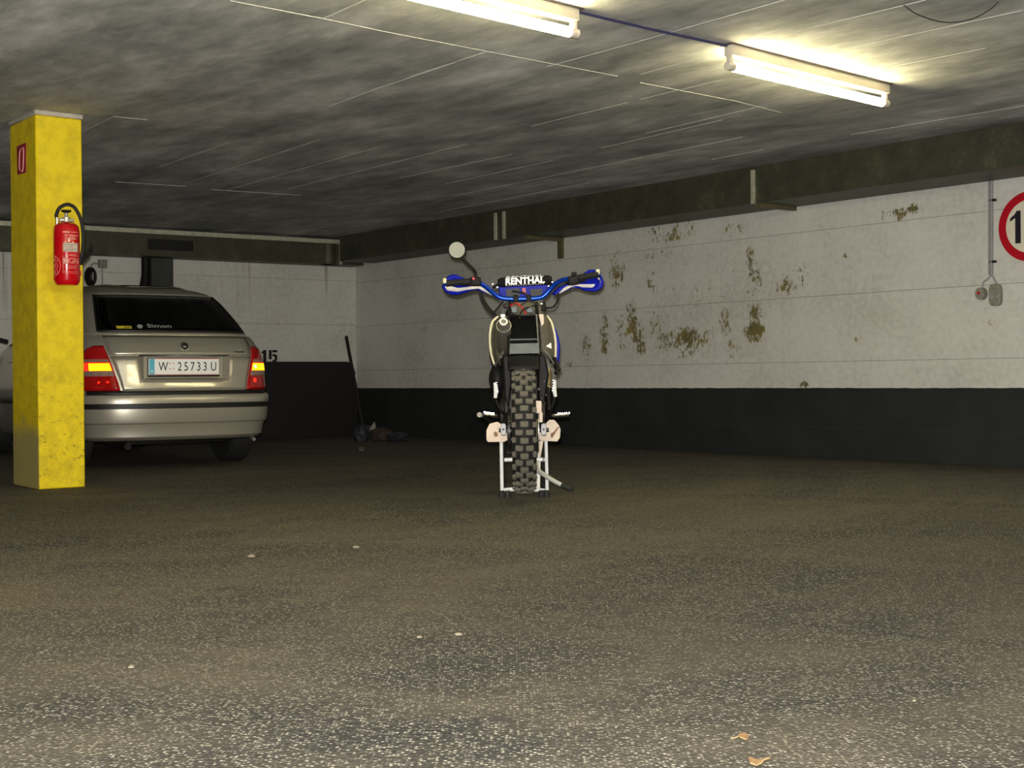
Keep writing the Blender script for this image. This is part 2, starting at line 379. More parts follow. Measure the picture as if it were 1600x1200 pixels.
# formwork seams standing proud of the ceiling slab
SEAMS = [((1000, 64), (1228, -1)), ((1000, 116), (1116, 84)), ((1243, 49), (1446, 0)), ((1390, 105), (1540, 75)), ((1285, 84), (1598, 16)), ((1112, 249), (1193, 234)),
         ((1330, 210), (1600, 165)), ((507, 28), (570, 0)), ((590, 138), (710, 98)), ((512, 167), (590, 138)), ((290, 286), (500, 218)), ((250, 260), (357, 223)), ((350, 298), (590, 230)),
         ((450, 295), (730, 225)), ((640, 120), (762, 80)), ((855, 104), (1000, 64)), ((625, 278), (800, 241)), ((696, 287), (863, 251)), ((710, 306), (920, 263)), ((686, 331), (920, 286)),
         ((920, 263), (1160, 214)), ((940, 231), (1130, 187)), ((1000, 155), (1131, 124)), ((830, 197), (980, 160)), ((130, 205), (178, 182)), ((1010, 208), (1180, 168)),
         ((360, 1), (500, 28)), ((500, 28), (600, 49)), ((600, 49), (760, 80)), ((760, 80), (965, 119)), ((1000, 129), (1150, 158)), ((1150, 158), (1221, 176)), ((180, 284), (290, 291)), ((330, 296), (470, 305)), ((178, 182), (230, 187))]
for k, (a, b_) in enumerate(SEAMS):
    A, B = Q(*a, HC), Q(*b_, HC); d = (B - A).normalized(); L = (B - A).length
    wdt = 0.004 + 0.003 * random.random()
    o = MB().box((A + B) / 2 + Vector((0, 0, 0.0)), (L, wdt, 0.004), frame(d, Vector((-d.y, d.x, 0)), (0, 0, 1))).build('formwork_seam', M['seam'], ce)

def wall_s(px, py):
    p = onplane(px, py, WR0, U2); return (p - WR0).dot(U1), p.z
blobs = []
for (px, py, rx, ry, k) in [(1065, 535, 46, 26, 1.0), (985, 515, 26, 45, 1.0), (945, 530, 10, 45, 0.9), (1000, 545, 10, 26, 1.0), (915, 545, 12, 22, 0.75), (1145, 545, 16, 18, 1.0), (1180, 517, 22, 18, 1.1),
                            (1180, 485, 18, 24, 0.9), (1135, 500, 14, 28, 0.75), (1180, 440, 18, 34, 0.8), (1225, 446, 26, 20, 0.75), (1050, 362, 50, 18, 0.85), (1150, 357, 26, 14, 0.75),
                            (1395, 335, 26, 13, 1.0), (1430, 325, 14, 9, 0.95), (965, 425, 18, 40, 0.7), (1020, 440, 12, 28, 0.75), (1040, 398, 44, 10, 0.6), (1250, 430, 18, 24, 0.6), (1020, 510, 18, 30, 0.7),
                            (1255, 600, 14, 6, 1.0), (1095, 535, 14, 24, 0.8), (1172, 400, 8, 30, 0.75), (980, 367, 14, 10, 0.6), (890, 570, 12, 10, 0.7), (1085, 530, 8, 30, 0.8), (1100, 480, 90, 110, 0.42), (1320, 400, 6, 5, 0.8), (1333, 470, 5, 5, 0.9), (1340, 530, 9, 6, 0.7), (1550, 505, 9, 7, 0.5), (660, 515, 8, 8, 0.6)]:
    s0, z0 = wall_s(px, py); s1, _ = wall_s(px + rx, py); _, z1 = wall_s(px, py - ry)
    blobs.append((s0, z0, max(abs(s1 - s0) * 1.3, 0.01), max(abs(z1 - z0) * 1.3, 0.01), k))
M['wall_r'] = wall_mat('painted_wall_flaked', U1, WR0, blobs)
M['wall_b'] = wall_mat('painted_wall_streaked', V2, CORNER, [], 0.8)

def wall(name, p0, d, n_out, s0, s1, m, plen=2.6, z_off=0.23, shift=0.0):
    """a wall cast in boards: backing slab with separate facing boards and hairline joints"""
    back = MB().prism([p0 + d * s0 + n_out * 0.012, p0 + d * s1 + n_out * 0.012, p0 + d * s1 + n_out * 0.2, p0 + d * s0 + n_out * 0.2], (0, 0, HC)).build(name, M['joint'])
    tag(back, kind='structure')
    zs = [0, z_off, z_off + 0.5, z_off + 1.0, z_off + 1.5, HC]
    s = s0
    cuts = [s0]
    x = math.floor((s0 - shift) / plen) * plen + shift
    while x < s1:
        if x > s0 + 0.3 and x < s1 - 0.3: cuts.append(x)
        x += plen
    cuts.append(s1)
    for i in range(len(zs) - 1):
        for j in range(len(cuts) - 1):
            a, b_ = cuts[j] + 0.0006, cuts[j + 1] - 0.0006; z0, z1 = zs[i] + 0.0012, zs[i + 1] - 0.0012
            MB().prism([p0 + d * a + Vector((0, 0, z0)), p0 + d * b_ + Vector((0, 0, z0)), p0 + d * b_ + n_out * 0.016 + Vector((0, 0, z0)), p0 + d * a + n_out * 0.016 + Vector((0, 0, z0))], (0, 0, z1 - z0)).build('wall_board', m, back)
    return back
NB = Vector((-V2.y, V2.x, 0))                   # back wall's outward normal
wall('wall_right', WR0, U1, U2, FAR, 7.0, M['wall_r'], 2.6, 0.23, wall_s(1203, 450)[0])
wall('wall_back', CORNER, -V2, NB, 0.0, 11.0, M['wall_b'], 2.6, 0.25, 1.9)
dl = (LF - LB).normalized()
wall('wall_left', LB, dl, Vector((-dl.y, dl.x, 0)) * (1 if Vector((-dl.y, dl.x, 0)).dot(LB - WR0) > 0 else -1), 0, (LF - LB).length, M['wall_b'], 5.0, 0.25)
wall('wall_front', a_r, -U2, -U1, 0, 12.0, M['wall_b'], 5.0, 0.25)

# ------------------------------------------------------------------ fluorescent lamps
LD = Vector((0.725, 0.69, 0)).normalized(); LN = Vector((-LD.y, LD.x, 0))
L2a = Q(1140, 102, HC - 0.10); L2b = Q(1383, 160, HC - 0.10)
LLEN = (L2b - L2a).length; LD = (L2b - L2a).normalized(); LN = Vector((-LD.y, LD.x, 0))
def lamp(c, label):
    """c: middle of the tube"""
    r = thing('fluorescent_lamp', label, 'lamp', (c.x, c.y, HC), group='ceiling tube lamps')
    Rm = frame(LD, LN, (0, 0, 1)); L = LLEN
    MB().box((c.x, c.y, HC - 0.028), (L + 0.02, 0.052, 0.056), Rm, 0.006).build('batten_housing', M['lamp_grey'], r)
    MB().box((c.x, c.y, HC - 0.003), (L + 0.05, 0.075, 0.006), Rm).build('mounting_rail', M['lamp_edge'], r)
    tz = HC - 0.105
    for sgn in (-1, 1):
        e = c + LD * sgn * (L / 2 - 0.004); m = MB().box((e.x, e.y, HC - 0.075), (0.022, 0.03, 0.07), Rm, 0.004)
        e2 = c + LD * sgn * (L / 2 - 0.028)
        m.lathe([(0.012, -0.006), (0.021, 0.0), (0.021, 0.046), (0.018, 0.05)], (e2 - LD * sgn * 0.0) + Vector((0, 0, tz - c.z)), LD * sgn, 16)
        m.build('lamp_holder', M['lamp_grey'], r)
    a = c - LD * (L / 2 - 0.03); b_ = c + LD * (L / 2 - 0.03); a.z = b_.z = tz
    MB().tube([a, b_], 0.022, 18).build('fluorescent_tube', M['tube'], r)
    return r
c2 = (L2a + L2b) / 2
e1 = Q(897, 50, HC - 0.10)
c1 = e1 - LD * LLEN / 2
lamp(c2, 'lit ceiling tube lamp seen whole, nearer the right wall')
lamp(c1, 'lit ceiling tube lamp cut off by the top edge of the photo')
c3 = c1 - LD * (LLEN + 1.05); c4 = c3 - LD * (LLEN + 1.05)
lamp(c3, 'next ceiling tube lamp in the row, above and left of the frame')
lamp(c4, 'last ceiling tube lamp in the row, beside the photographer')
# supply cable between the two lamps and a loose wire loop
tag(MB().tube([e1 + LD * 0.02 + Vector((0, 0, 0.09)), e1 + LD * 0.5 + Vector((0, 0, 0.095)), L2a - LD * 0.02 + Vector((0, 0, 0.09))], 0.006, 8).build('lamp_cable', M['wire_blue'], off=e1), 'dark blue cable along the ceiling between the two tube lamps', 'cable')
tag(MB().tube(smooth([Q(1412, 8, HC - .004), Q(1432, 22, HC - .012), Q(1465, 33, HC - .02), Q(1490, 35, HC - .02), Q(1520, 29, HC - .02), Q(1545, 16, HC - .012), Q(1560, 3, HC - .004)]), 0.0025, 6).build('loose_wire', M['cable'], off=Q(1490, 35, HC)), 'thin dark wire sagging in a loop from the ceiling', 'wire')

# ------------------------------------------------------------------ ventilation ducts
DD = 0.44
dr = thing('ventilation_duct', 'long galvanised ventilation duct under the ceiling along the right wall', 'duct', tuple(WR0 - U2 * DD / 2 + Vector((0, 0, DUCT_Z))))
def wbox(mb, s0, s1, d0, d1, z0, z1, p0=WR0, ds=U1, dn=U2):
    """box on a wall: s along it, d out of it into the room"""
    return mb.prism([p0 + ds * s0 - dn * d0 + Vector((0, 0, z0)), p0 + ds * s1 - dn * d0 + Vector((0, 0, z0)), p0 + ds * s1 - dn * d1 + Vector((0, 0, z0)), p0 + ds * s0 - dn * d1 + Vector((0, 0, z0))], (0, 0, z1 - z0))
def duct_s(px):   # s on the duct's front face at a pixel column
    p = onplane(px, 320, WR0 - U2 * DD, U2); return (p - WR0).dot(U1)
joints = [FAR + 0.3, -4.0, -2.0, duct_s(1178), duct_s(788), duct_s(775), 6.6]
segs = [FAR + 0.3, -4.0, -2.0, duct_s(1178), duct_s(782), 6.62]
for a, b_ in zip(segs[:-1], segs[1:]):
    wbox(MB(), a + 0.001, b_ - 0.001, 0.003, DD, DUCT_Z, HC - 0.004).build('duct_section', M['duct'], dr)
for px, w_ in ((1178, 0.03), (788, 0.03), (775, 0.03)):
    s = duct_s(px); wbox(MB(), s - w_ / 2, s + w_ / 2, DD - 0.01, DD + 0.018, DUCT_Z - 0.004, HC - 0.03).build('duct_flange', M['flange'], dr)
for s in (-2.0, -4.0):
    wbox(MB(), s - 0.015, s + 0.015, DD - 0.01, DD + 0.018, DUCT_Z - 0.004, HC - 0.03).build('duct_flange', M['flange'], dr)
for px in (1180, 818):
    s = duct_s(px) - 0.02
    br = wbox(MB(), s - 0.02, s + 0.02, 0.01, DD + 0.01, DUCT_Z - 0.03, DUCT_Z)
    if px == 818: wbox(br, s - 0.03, s + 0.03, 0.0, 0.03, DUCT_Z - 0.19, DUCT_Z)
    br.build('wall_bracket', M['bracket'], dr)

DB = 0.28
db = thing('ventilation_duct', 'shorter ventilation duct with a dark grille along the back wall', 'duct', tuple(CORNER - V2 * 4 - NB * 0.15 + Vector((0, 0, DUCT_Z - 0.02))))
def bbox(mb, s0, s1, d0, d1, z0, z1): return wbox(mb, s0, s1, d0, d1, z0, z1, CORNER, -V2, NB)
def back_s(px, d=DB):
    p = onplane(px, 400, CORNER - NB * d, NB); return (CORNER - p).dot(V2)
sE = back_s(519)
zb0, zb1 = DUCT_Z - 0.02, HC - 0.075
for a, b_ in ((0.05, sE + 3.2), (sE + 3.2, sE + 6.4), (sE + 6.4, 10.9)):
    bbox(MB(), a + 0.002, b_ - 0.002, 0.003, DB, zb0, zb1).build('duct_section', M['duct'], db)
bbox(MB(), 0.06, 10.9, 0.003, DB + 0.03, zb1, HC - 0.03).build('duct_top_strip', M['flange'], db)
ec = CORNER - V2 * (sE + 0.02) - NB * (DB - 0.06)
MB().lathe([(0.088, zb0), (0.088, zb1)], (ec.x, ec.y, 0), (0, 0, 1), 24).build('duct_elbow', M['duct'], db)
bbox(MB(), sE - 0.115, sE - 0.085, 0.003, DB + 0.02, zb0, HC - 0.03).build('duct_flange', M['flange'], db)
g0, g1 = back_s(302), back_s(231)
gr = bbox(MB(), g0, g1, DB - 0.004, DB + 0.008, DUCT_Z + 0.045, DUCT_Z + 0.155).build('vent_grille', M['grille_dark'], db)
for k in range(6):
    z = DUCT_Z + 0.058 + k * 0.0165
    bbox(MB(), g0 + 0.01, g1 - 0.01, DB + 0.006, DB + 0.014, z, z + 0.006).build('grille_slat', M['car_black'], gr)

# dark drain pipe and grey panel on the back wall, under the duct
s_a, s_b = back_s(270, 0.05), back_s(236, 0.05)
tag(bbox(MB(), s_a, s_b, 0.0, 0.06, 0.0, DUCT_Z - 0.02).build('wall_pilaster', M['post_grey'], off=CORNER - V2 * (s_a + s_b) / 2), 'grey flat pilaster on the back wall behind the car roof', 'pilaster')
sp = back_s(229, 0.1); pp = CORNER - V2 * sp - NB * 0.07
pr = thing('drain_pipe', 'black drain pipe running down the back wall beside the grey pilaster', 'pipe', (pp.x, pp.y, 0))
MB().tube([pp + Vector((0, 0, DUCT_Z - 0.02)), pp + Vector((0, 0, 1.66)), pp + Vector((0, 0, 0.0))], [0.045, 0.045, 0.045], 16).build('pipe', M['black_plastic'], pr)
MB().tube(smooth([pp + Vector((0, 0, 1.50)), pp + Vector((0, 0, 1.62)) - V2 * 0.012, pp - V2 * 0.0 + Vector((0, 0, 1.74))]), [0.062, 0.062, 0.062, 0.062, 0.06, 0.058, 0.055, 0.05, 0.048, 0.046, 0.045, 0.045, 0.045][:13], 16).build('pipe_collar', M['black_plastic'], pr)
# bulkhead lamp with its junction box on the back wall
bl = back_s(143, 0.05); bp = CORNER - V2 * bl; zc = onplane(143, 432, CORNER - NB * 0.05, NB).z
wl = thing('bulkhead_lamp', 'unlit oval bulkhead lamp on the back wall beside the yellow column', 'lamp', (bp.x, bp.y, zc))
Rb = frame(V2, NB, (0, 0, 1))
m = MB(); rows = []
for i in range(7):
    t = i / 6 * PI / 2
    rows.append([bp - NB * (0.02 + 0.07 * math.sin(t)) + V2 * (0.052 * math.cos(t) * math.cos(k * PI / 10)) + Vector((0, 0, zc + 0.092 * math.cos(t) * math.sin(k * PI / 10))) for k in range(21)])
m.grid(rows); m.build('lamp_glass', M['car_black'], wl)
MB().lathe([(0.056, 0), (0.056, 0.02)], bp, -NB, 24)
mb = MB(); mb.prism([bp + V2 * 0.062 * math.cos(k * PI / 10) + Vector((0, 0, zc + 0.102 * math.sin(k * PI / 10))) for k in range(20)], -NB * 0.022); mb.build('lamp_base', M['black_plastic'], wl)
MB().box(bp - NB * 0.093 + Vector((0, 0, zc)), (0.008, 0.006, 0.08), Rb).build('lamp_guard_bar', M['alloy'], wl)
jb = bp + V2 * 0.12 + Vector((0, 0, zc + 0.135))
MB().tube(smooth([bp + Vector((0, 0, zc + 0.09)) - NB * 0.02, bp + Vector((0, 0, zc + 0.13)) - NB * 0.02 + V2 * 0.02, jb - NB * 0.02 - V2 * 0.044]), 0.009, 8).build('conduit', M['conduit'], wl)
tag(MB().box(jb - NB * 0.025, (0.085, 0.05, 0.085), Rb, 0.006).build('junction_box', M['box_grey'], off=jb), 'small square grey junction box above the bulkhead lamp on the back wall', 'junction box')
jc = jb + V2 * 0.0
tag(MB().tube([jc - NB * 0.012 + Vector((0, 0, -0.045)), Vector((jc.x, jc.y, 0.9)) - NB * 0.012], 0.007, 8).build('wall_conduit', M['conduit'], off=Vector((jc.x, jc.y, 0.9))), 'thin conduit running down the back wall from the junction box', 'conduit')

# stencilled bay number on the back wall
nb_ = thing('bay_number', 'black stencilled bay number 15 painted on the back wall beside the car', 'wall marking', tuple(onplane(424, 565, CORNER, NB)))
def stencil(px0, py0, px1, py1, rects, nm):
    m = MB()
    for (a, b_, c, d) in rects:
        q = [onplane(px0 + (px1 - px0) * x, py0 + (py1 - py0) * y, CORNER - NB * 0.0005, NB) for x, y in ((a, b_), (c, b_), (c, d), (a, d))]
        m.prism(q, -NB * 0.0015)
    m.build(nm, M['number_paint'], nb_)
stencil(410, 547, 416, 565, [(0.2, 0, 1, 1), (-0.2, 0.1, 0.2, 0.3)], 'digit_one')
stencil(420, 547, 433, 565, [(0, 0, 0.34, 0.8), (0.42, 0, 1, 0.2), (0.42, 0.36, 0.85, 0.54), (0.7, 0.42, 1, 0.9), (0.45, 0.86, 0.9, 1.02)], 'digit_five')

# ------------------------------------------------------------------ yellow column, sign, extinguisher
K = Q(61, 765, 0.0); K = Vector((K.x, K.y, 0)); CA, CB = 0.276, 0.45
co = thing('concrete_column', 'square concrete column painted yellow, on the left', 'column', tuple(K + U2 * CA / 2 + U1 * CB / 2))
def cprism(z0, z1, g=0.0):
    return MB().prism([K - U2 * g - U1 * g + Vector((0, 0, z0)), K + U2 * (CA + g) - U1 * g + Vector((0, 0, z0)), K + U2 * (CA + g) + U1 * (CB + g) + Vector((0, 0, z0)), K - U2 * g + U1 * (CB + g) + Vector((0, 0, z0))], (0, 0, z1 - z0))
def bev(o, w, seg=2):
    md = o.modifiers.new('bevel', 'BEVEL'); md.width = w; md.segments = seg; md.limit_method = 'ANGLE'; return o
bev(cprism(0.0, HC - 0.028).build('shaft', M['column'], co), 0.008)
bev(cprism(HC - 0.028, HC, 0.006).build('top_collar', M['mortar'], co), 0.005)
def cl(px, py, d=0.0): return onplane(px, py, K - U2 * d, U2)
sg = thing('extinguisher_sign', 'small red extinguisher sign on the shaded side of the yellow column', 'sign', tuple(cl(34, 270)))
q = [cl(x, y) for x, y in ((27, 229), (41, 223), (41, 270), (28, 273))]
MB().prism(q, -U2 * 0.004).build('sign_plate', M['sign_maroon'], sg)
pic = [cl(x, y, 0.0045) for x, y in ((36.5, 231), (31.5, 236), (30.5, 262), (33, 267), (36, 265), (37, 236), (36.5, 231))]
MB().tube(smooth(pic, 4), 0.004, 6).build('pictogram', M['label_print'], sg)

EX = K + U2 * 0.17 - U1 * 0.10; EX = onplane(104, 400, K - U1 * 0.10, U1); EX = Vector((EX.x, EX.y, 0))
ze0 = P(104, 446, EX.y).z; zee = P(104, 348, EX.y).z; er = 0.0745; hh = zee - ze0
ex = thing('fire_extinguisher', 'red fire extinguisher with black hose hanging on the yellow column', 'fire extinguisher', (EX.x, EX.y, ze0))
E = lambda a, b_, z: EX + U2 * a - U1 * b_ + Vector((0, 0, ze0 + z))   # a right, b towards the camera
MB().lathe([(0.05, 0), (0.058, 0.0), (0.068, 0.012), (er, 0.03), (er, hh - 0.05), (0.068, hh - 0.02), (0.05, hh - 0.004), (0.03, hh), (0.022, hh + 0.006), (0.022, hh + 0.02)], E(0, 0, 0), (0, 0, 1), 40).build('cylinder', M['extinguisher_red'], ex)
v = MB().lathe([(0.024, hh + 0.004), (0.024, hh + 0.03), (0.012, hh + 0.034), (0.008, hh + 0.06)], E(0, 0, 0), (0, 0, 1), 16)
v.box(E(0.0, 0.005, hh + 0.014), (0.085, 0.03, 0.018), frame(U2, U1, (0, 0, 1)), 0.004); v.build('valve', M['alloy'], ex)
MB().lathe([(0.006, hh + 0.055), (0.026, hh + 0.063), (0.03, hh + 0.072), (0.008, hh + 0.074)], E(0, 0, 0), (0, 0, 1), 16).build('strike_knob', M['black_plastic'], ex)
MB().tube([E(-0.055, 0.0, hh - 0.02), E(-0.055, 0.0, hh + 0.028)], 0.009, 12).build('hose_fitting', M['chrome'], ex)
def ep(px, py): 
    p = onplane(px, py, EX, U1); return p
hose = [E(-0.055, 0, hh + 0.026), ep(88, 336), ep(93, 325), ep(104, 319.5), ep(115, 323), ep(123, 335), ep(128, 350), ep(130, 372), ep(129, 392), ep(126, 404)]
MB().tube(smooth(hose, 8), 0.0105, 12).build('hose', M['black_rubber'], ex)
nz = MB().tube([ep(124, 412), ep(131, 404), ep(136, 400), ep(144, 383)], [0.012, 0.014, 0.012, 0.005], 10); nz.tube([ep(126, 402), ep(126, 414)], 0.012, 10)
nz.build('nozzle', M['black_plastic'], ex)
bk = MB(); bk.prism([E(-0.03, -0.1 + 0.002, z) for z in (0.1, 0.16)] + [E(0.03, -0.1 + 0.002, z) for z in (0.16, 0.1)], -U1 * 0.03); bk.prism([E(0.05, -0.098, 0.06), E(0.05, -0.098, 0.09), E(0.09, -0.098, 0.09), E(0.09, -0.098, 0.06)], -U1 * 0.09)
bk.build('wall_bracket', M['red_plastic'], ex)
def elabel(a0, a1, z0, z1, m, nm, par=None, dr_=0.0008, n=8):
    """a patch on the cylinder; a0, a1 angles in degrees from the camera side, positive right"""
    mb = MB(); rows = []
    for z in (z0, z1): rows.append([E(math.sin(math.radians(a0 + (a1 - a0) * i / n)) * (er + dr_), math.cos(math.radians(a0 + (a1 - a0) * i / n)) * (er + dr_), z) for i in range(n + 1)])
    mb.grid(rows); return mb.build(nm, m, par or ex, thick=0.0004, toff=1)
# camera sees the cylinder's face at about the direction of the viewer
tocam = (Vector((0, 0, 0)) - EX); tocam.z = 0; tocam.normalize()
a_c = math.degrees(math.atan2(tocam.dot(U2), tocam.dot(-U1)))
lab = elabel(a_c - 14, a_c + 60, hh * 0.52, hh * 0.665, M['label_paper'], 'inspection_label')
for k in range(4): elabel(a_c - 8 + 3 * (k % 2), a_c + (40 if k % 2 else 30), hh * (0.545 + 0.027 * k), hh * (0.551 + 0.027 * k), M['ink'], 'print_line', lab, 0.0016)
for (a0, a1, z0, z1) in ((-16, 14, .82, .845), (18, 58, .83, .84), (-8, 6, .775, .79), (14, 60, .775, .79), (12, 44, .755, .762), (2, 46, .72, .74), (12, 46, .475, .482), (-2, 56, .455, .462), (-6, 60, .30, .305), (-4, 52, .275, .28), (6, 40, .255, .26), (-16, 60, .205, .21), (-16, 60, .18, .184), (-16, -14, .18, .46)):
    elabel(a_c + a0, a_c + a1, hh * z0, hh * z1, M['label_print'], 'print_line')
elabel(a_c - 14, a_c + 8, hh * 0.325, hh * 0.43, M['label_print'], 'print_panel')
for ch, ang in (('G', 20), ('N', 44)):
    a = math.radians(a_c + ang); nrm = U2 * math.sin(a) - U1 * math.cos(a)
    text('lettering', ch, 0.045, M['label_print'], ex, E(math.sin(a) * (er + 0.001), math.cos(a) * (er + 0.001), hh * 0.375), U2 * math.cos(a) + U1 * math.sin(a), (0, 0, 1))
for zz in (0.2, 0.3, 0.4):
    mm = MB(); mm.tube([E(math.sin(math.radians(a_c - 50 + 9 * math.cos(t))) * (er + .001), math.cos(math.radians(a_c - 50 + 9 * math.cos(t))) * (er + .001), hh * zz + 0.014 * math.sin(t)) for t in [2 * PI * i / 14 for i in range(15)]], 0.0012, 5)
    mm.build('pictogram_ring', M['label_print'], ex)
bx_ = MB().tube([E(math.sin(math.radians(a_c + a)) * (er + .001), math.cos(math.radians(a_c + a)) * (er + .001), hh * z) for a, z in ((-60, .46), (-34, .40), (-26, .30), (-34, .19), (-56, .14))], 0.0012, 5).build('print_outline', M['label_print'], ex)

# ------------------------------------------------------------------ speed sign, conduit and switches on the right wall
def wr(px, py, d=0.0): return onplane(px, py, WR0 - U2 * d, U2)
SR = 0.232
lft = wr(1561, 356, 0.03); sc = lft - U1 * SR; sc.z = wr(1590, 355, 0.03).z
ss = thing('speed_sign', 'round red-rimmed speed limit sign on the right wall at the photo edge', 'sign', tuple(sc))
MB().lathe([(SR * 0.99, 0), (SR, 0.002), (SR, 0.006)], sc, -U2, 56).build('sign_rim', M['sign_red'], ss)
MB().lathe([(SR * 0.76, 0.004), (SR * 0.76, 0.0075)], sc, -U2, 56).build('sign_face', M['sign_white'], ss)
sn = MB(); SX = lambda x, z: sc - U1 * x + Vector((0, 0, z)) - U2 * 0.0074
sn.prism([SX(x, z) for x, z in ((-0.145, 0.062), (-0.145, 0.040), (-0.108, 0.062), (-0.108, -0.108), (-0.068, -0.108), (-0.068, 0.108), (-0.096, 0.108), (-0.112, 0.085))], -U2 * 0.0012)
sn.build('sign_digit_one', M['ink'], ss)
sn = MB(); ring_ = lambda a, b_: [SX(0.075 + a * math.copysign(abs(math.cos(t)) ** 0.75, math.cos(t)), b_ * math.copysign(abs(math.sin(t)) ** 0.75, math.sin(t))) for t in lin(0, 2 * PI, 32)]
sn.grid([[p - U2 * dz for p in ring_(a, b_)] for a, b_, dz in ((0.072, 0.110, 0), (0.072, 0.110, 0.0012), (0.026, 0.066, 0.0012), (0.026, 0.066, 0))])
sn.build('sign_digit_zero', M['ink'], ss)
mt = wbox(MB(), (sc - WR0).dot(U1) - 0.02, (sc - WR0).dot(U1) + 0.02, 0.0, 0.031, sc.z - 0.15, sc.z + 0.15); mt.build('mounting_strap', M['alloy'], ss)

def wcirc(mb, px, py, rw, rh, d0, d1, n=20):
    c = wr(px, py); return mb.prism([c + U1 * (-rw * math.cos(2 * PI * k / n)) + Vector((0, 0, rh * math.sin(2 * PI * k / n))) - U2 * d0 for k in range(n)], -U2 * (d1 - d0))
ct = thing('wall_conduit', 'grey conduit down the right wall forking to two switch boxes', 'conduit', tuple(wr(1551, 430)))
MB().tube([Vector((wr(1551, 300).x, wr(1551, 300).y, DUCT_Z - 0.002)) - U2 * 0.012, wr(1551, 429) - U2 * 0.012], 0.0115, 10).build('conduit_tube', M['conduit'], ct)
MB().tube([Vector((wr(1549, 300).x, wr(1549, 300).y, DUCT_Z - 0.002)) + U1 * 0.012 - U2 * 0.008, wr(1549, 429) + U1 * 0.012 - U2 * 0.008], 0.007, 8).build('conduit_tube', M['conduit'], ct)
MB().tube(smooth([wr(1551, 428) - U2 * 0.01, wr(1545, 436) - U2 * 0.01, wr(1538, 441) - U2 * 0.01, wr(1537, 449) - U2 * 0.014]), 0.006, 8).build('branch_cable', M['conduit'], ct)
MB().tube(smooth([wr(1551, 428) - U2 * 0.01, wr(1555, 437) - U2 * 0.01, wr(1559, 443) - U2 * 0.014]), 0.006, 8).build('branch_cable', M['conduit'], ct)
for py in (313, 409): MB().box(wr(1553, py) - U2 * 0.012, (0.045, 0.02, 0.016), frame(U1, U2, (0, 0, 1))).build('conduit_clip', M['cable'], ct)
b1 = thing('push_button', 'small round light button box with red centre on the right wall', 'switch', tuple(wr(1536, 459)))
wcirc(MB(), 1536, 459, 0.037, 0.042, 0, 0.04).build('button_housing', M['box_grey'], b1)
wcirc(MB(), 1534.5, 458, 0.010, 0.010, 0.038, 0.046).build('button', M['red_plastic'], b1)
b2 = thing('wall_switch', 'larger oval switch box beside the round button on the right wall', 'switch', tuple(wr(1559, 461)))
c = wr(1559, 461)
pts = [c + U1 * (-0.042 * math.copysign(abs(math.cos(t)) ** 0.6, math.cos(t))) + Vector((0, 0, 0.074 * math.copysign(abs(math.sin(t)) ** 0.6, math.sin(t)))) for t in [2 * PI * k / 24 for k in range(24)]]
bev(MB().prism(pts, -U2 * 0.05).build('switch_housing', M['box_grey'], b2), 0.008)
wcirc(MB(), 1557, 463, 0.022, 0.026, 0.049, 0.058).build('switch_knob', M['conduit'], b2)

# ------------------------------------------------------------------ things by the back wall
CH_A, CH_B = back_s(556, 0.35), back_s(400, 0.35)
ztop = onplane(500, 565, CORNER - NB * 0.35, NB).z
chx = thing('ribbed_chest', 'bulky black ribbed chest between the car and the room corner', 'chest', tuple(CORNER - V2 * (CH_A + 0.5) - NB * 0.2))
def chest_prof(g, z1):
    pr_ = []
    s0, s1 = CH_A - g, CH_B + 0.35 + g; r = 0.10
    pr_ += [(s0 + 0.02, 0.0), (s0, 0.04), (s0 + 0.02, z1 - r)]
    pr_ += [(s0 + 0.02 + r - r * math.cos(t), z1 - r + r * math.sin(t)) for t in [PI / 2 * k / 6 for k in range(1, 7)]]
    pr_ += [(s1, z1), (s1, 0.0)]
    return pr_
mb = MB().prism([CORNER - V2 * s - NB * 0.04 + Vector((0, 0, z)) for s, z in chest_prof(0, ztop)], -NB * 0.29); mb.build('body', M['black_chest'], chx)
n_r = 11
for k in range(n_r):
    z = 0.05 + k * (ztop - 0.1) / (n_r - 1)
    bbox(MB(), CH_A + (0.06 if k == n_r - 1 else 0.015), CH_B + 0.34, 0.328, 0.345, z - 0.018, z + 0.018).build('rib', M['black_chest'], chx)

sb, st_ = P(570, 668, 14.6), P(541, 526, 15.2)
sb.z = 0.005
st = thing('broom', 'dark broom leaning against the wall beside the black chest', 'broom', tuple(sb))
MB().tube([sb + (st_ - sb) * 0.1, st_], 0.019, 10).build('broom_stick', M['wood_dark'], st)
hd = sb + (st_ - sb) * 0.05
MB().box(hd + Vector((0, 0, 0.035)), (0.18, 0.05, 0.08), None, 0.01).build('broom_head', M['wood_dark'], st)
def crumple(name, c, sx, sy, sz, m, label, cat, seed, top=1.0):
    rnd = random.Random(seed); bm = bmesh.new(); bmesh.ops.create_icosphere(bm, subdivisions=3, radius=1)
    mbx = MB(); bm.verts.index_update(); vs = []
    ph = [(rnd.uniform(-1, 1), rnd.uniform(-1, 1), rnd.uniform(-1, 1), rnd.uniform(2, 7)) for _ in range(9)]
    for v in bm.verts:
        d = v.co.normalized(); r = 1 + sum(0.10 * abs(math.sin(k * (d.x * a + d.y * b_ + d.z * c_))) for a, b_, c_, k in ph) - 0.3
        vs.append(Vector((d.x * r * sx, d.y * r * sy, max(0.001, (d.z * r * 0.5 + 0.45) * sz))) + Vector(c))
    mbx.add(vs, [[v.index for v in f.verts] for f in bm.faces]); bm.free()
    return tag(mbx.build(name, m, off=Vector(c), ang=20), label, cat)
w0 = Q(572, 674, 0.0)
crumple('plastic_bag', Q(564, 690, 0), 0.06, 0.05, 0.16, M['bag_teal'], 'crumpled dark teal bag on the floor at the foot of the broom', 'bag', 3)
pc = Q(573, 690, 0) + Vector((0.03, 0.35, 0))
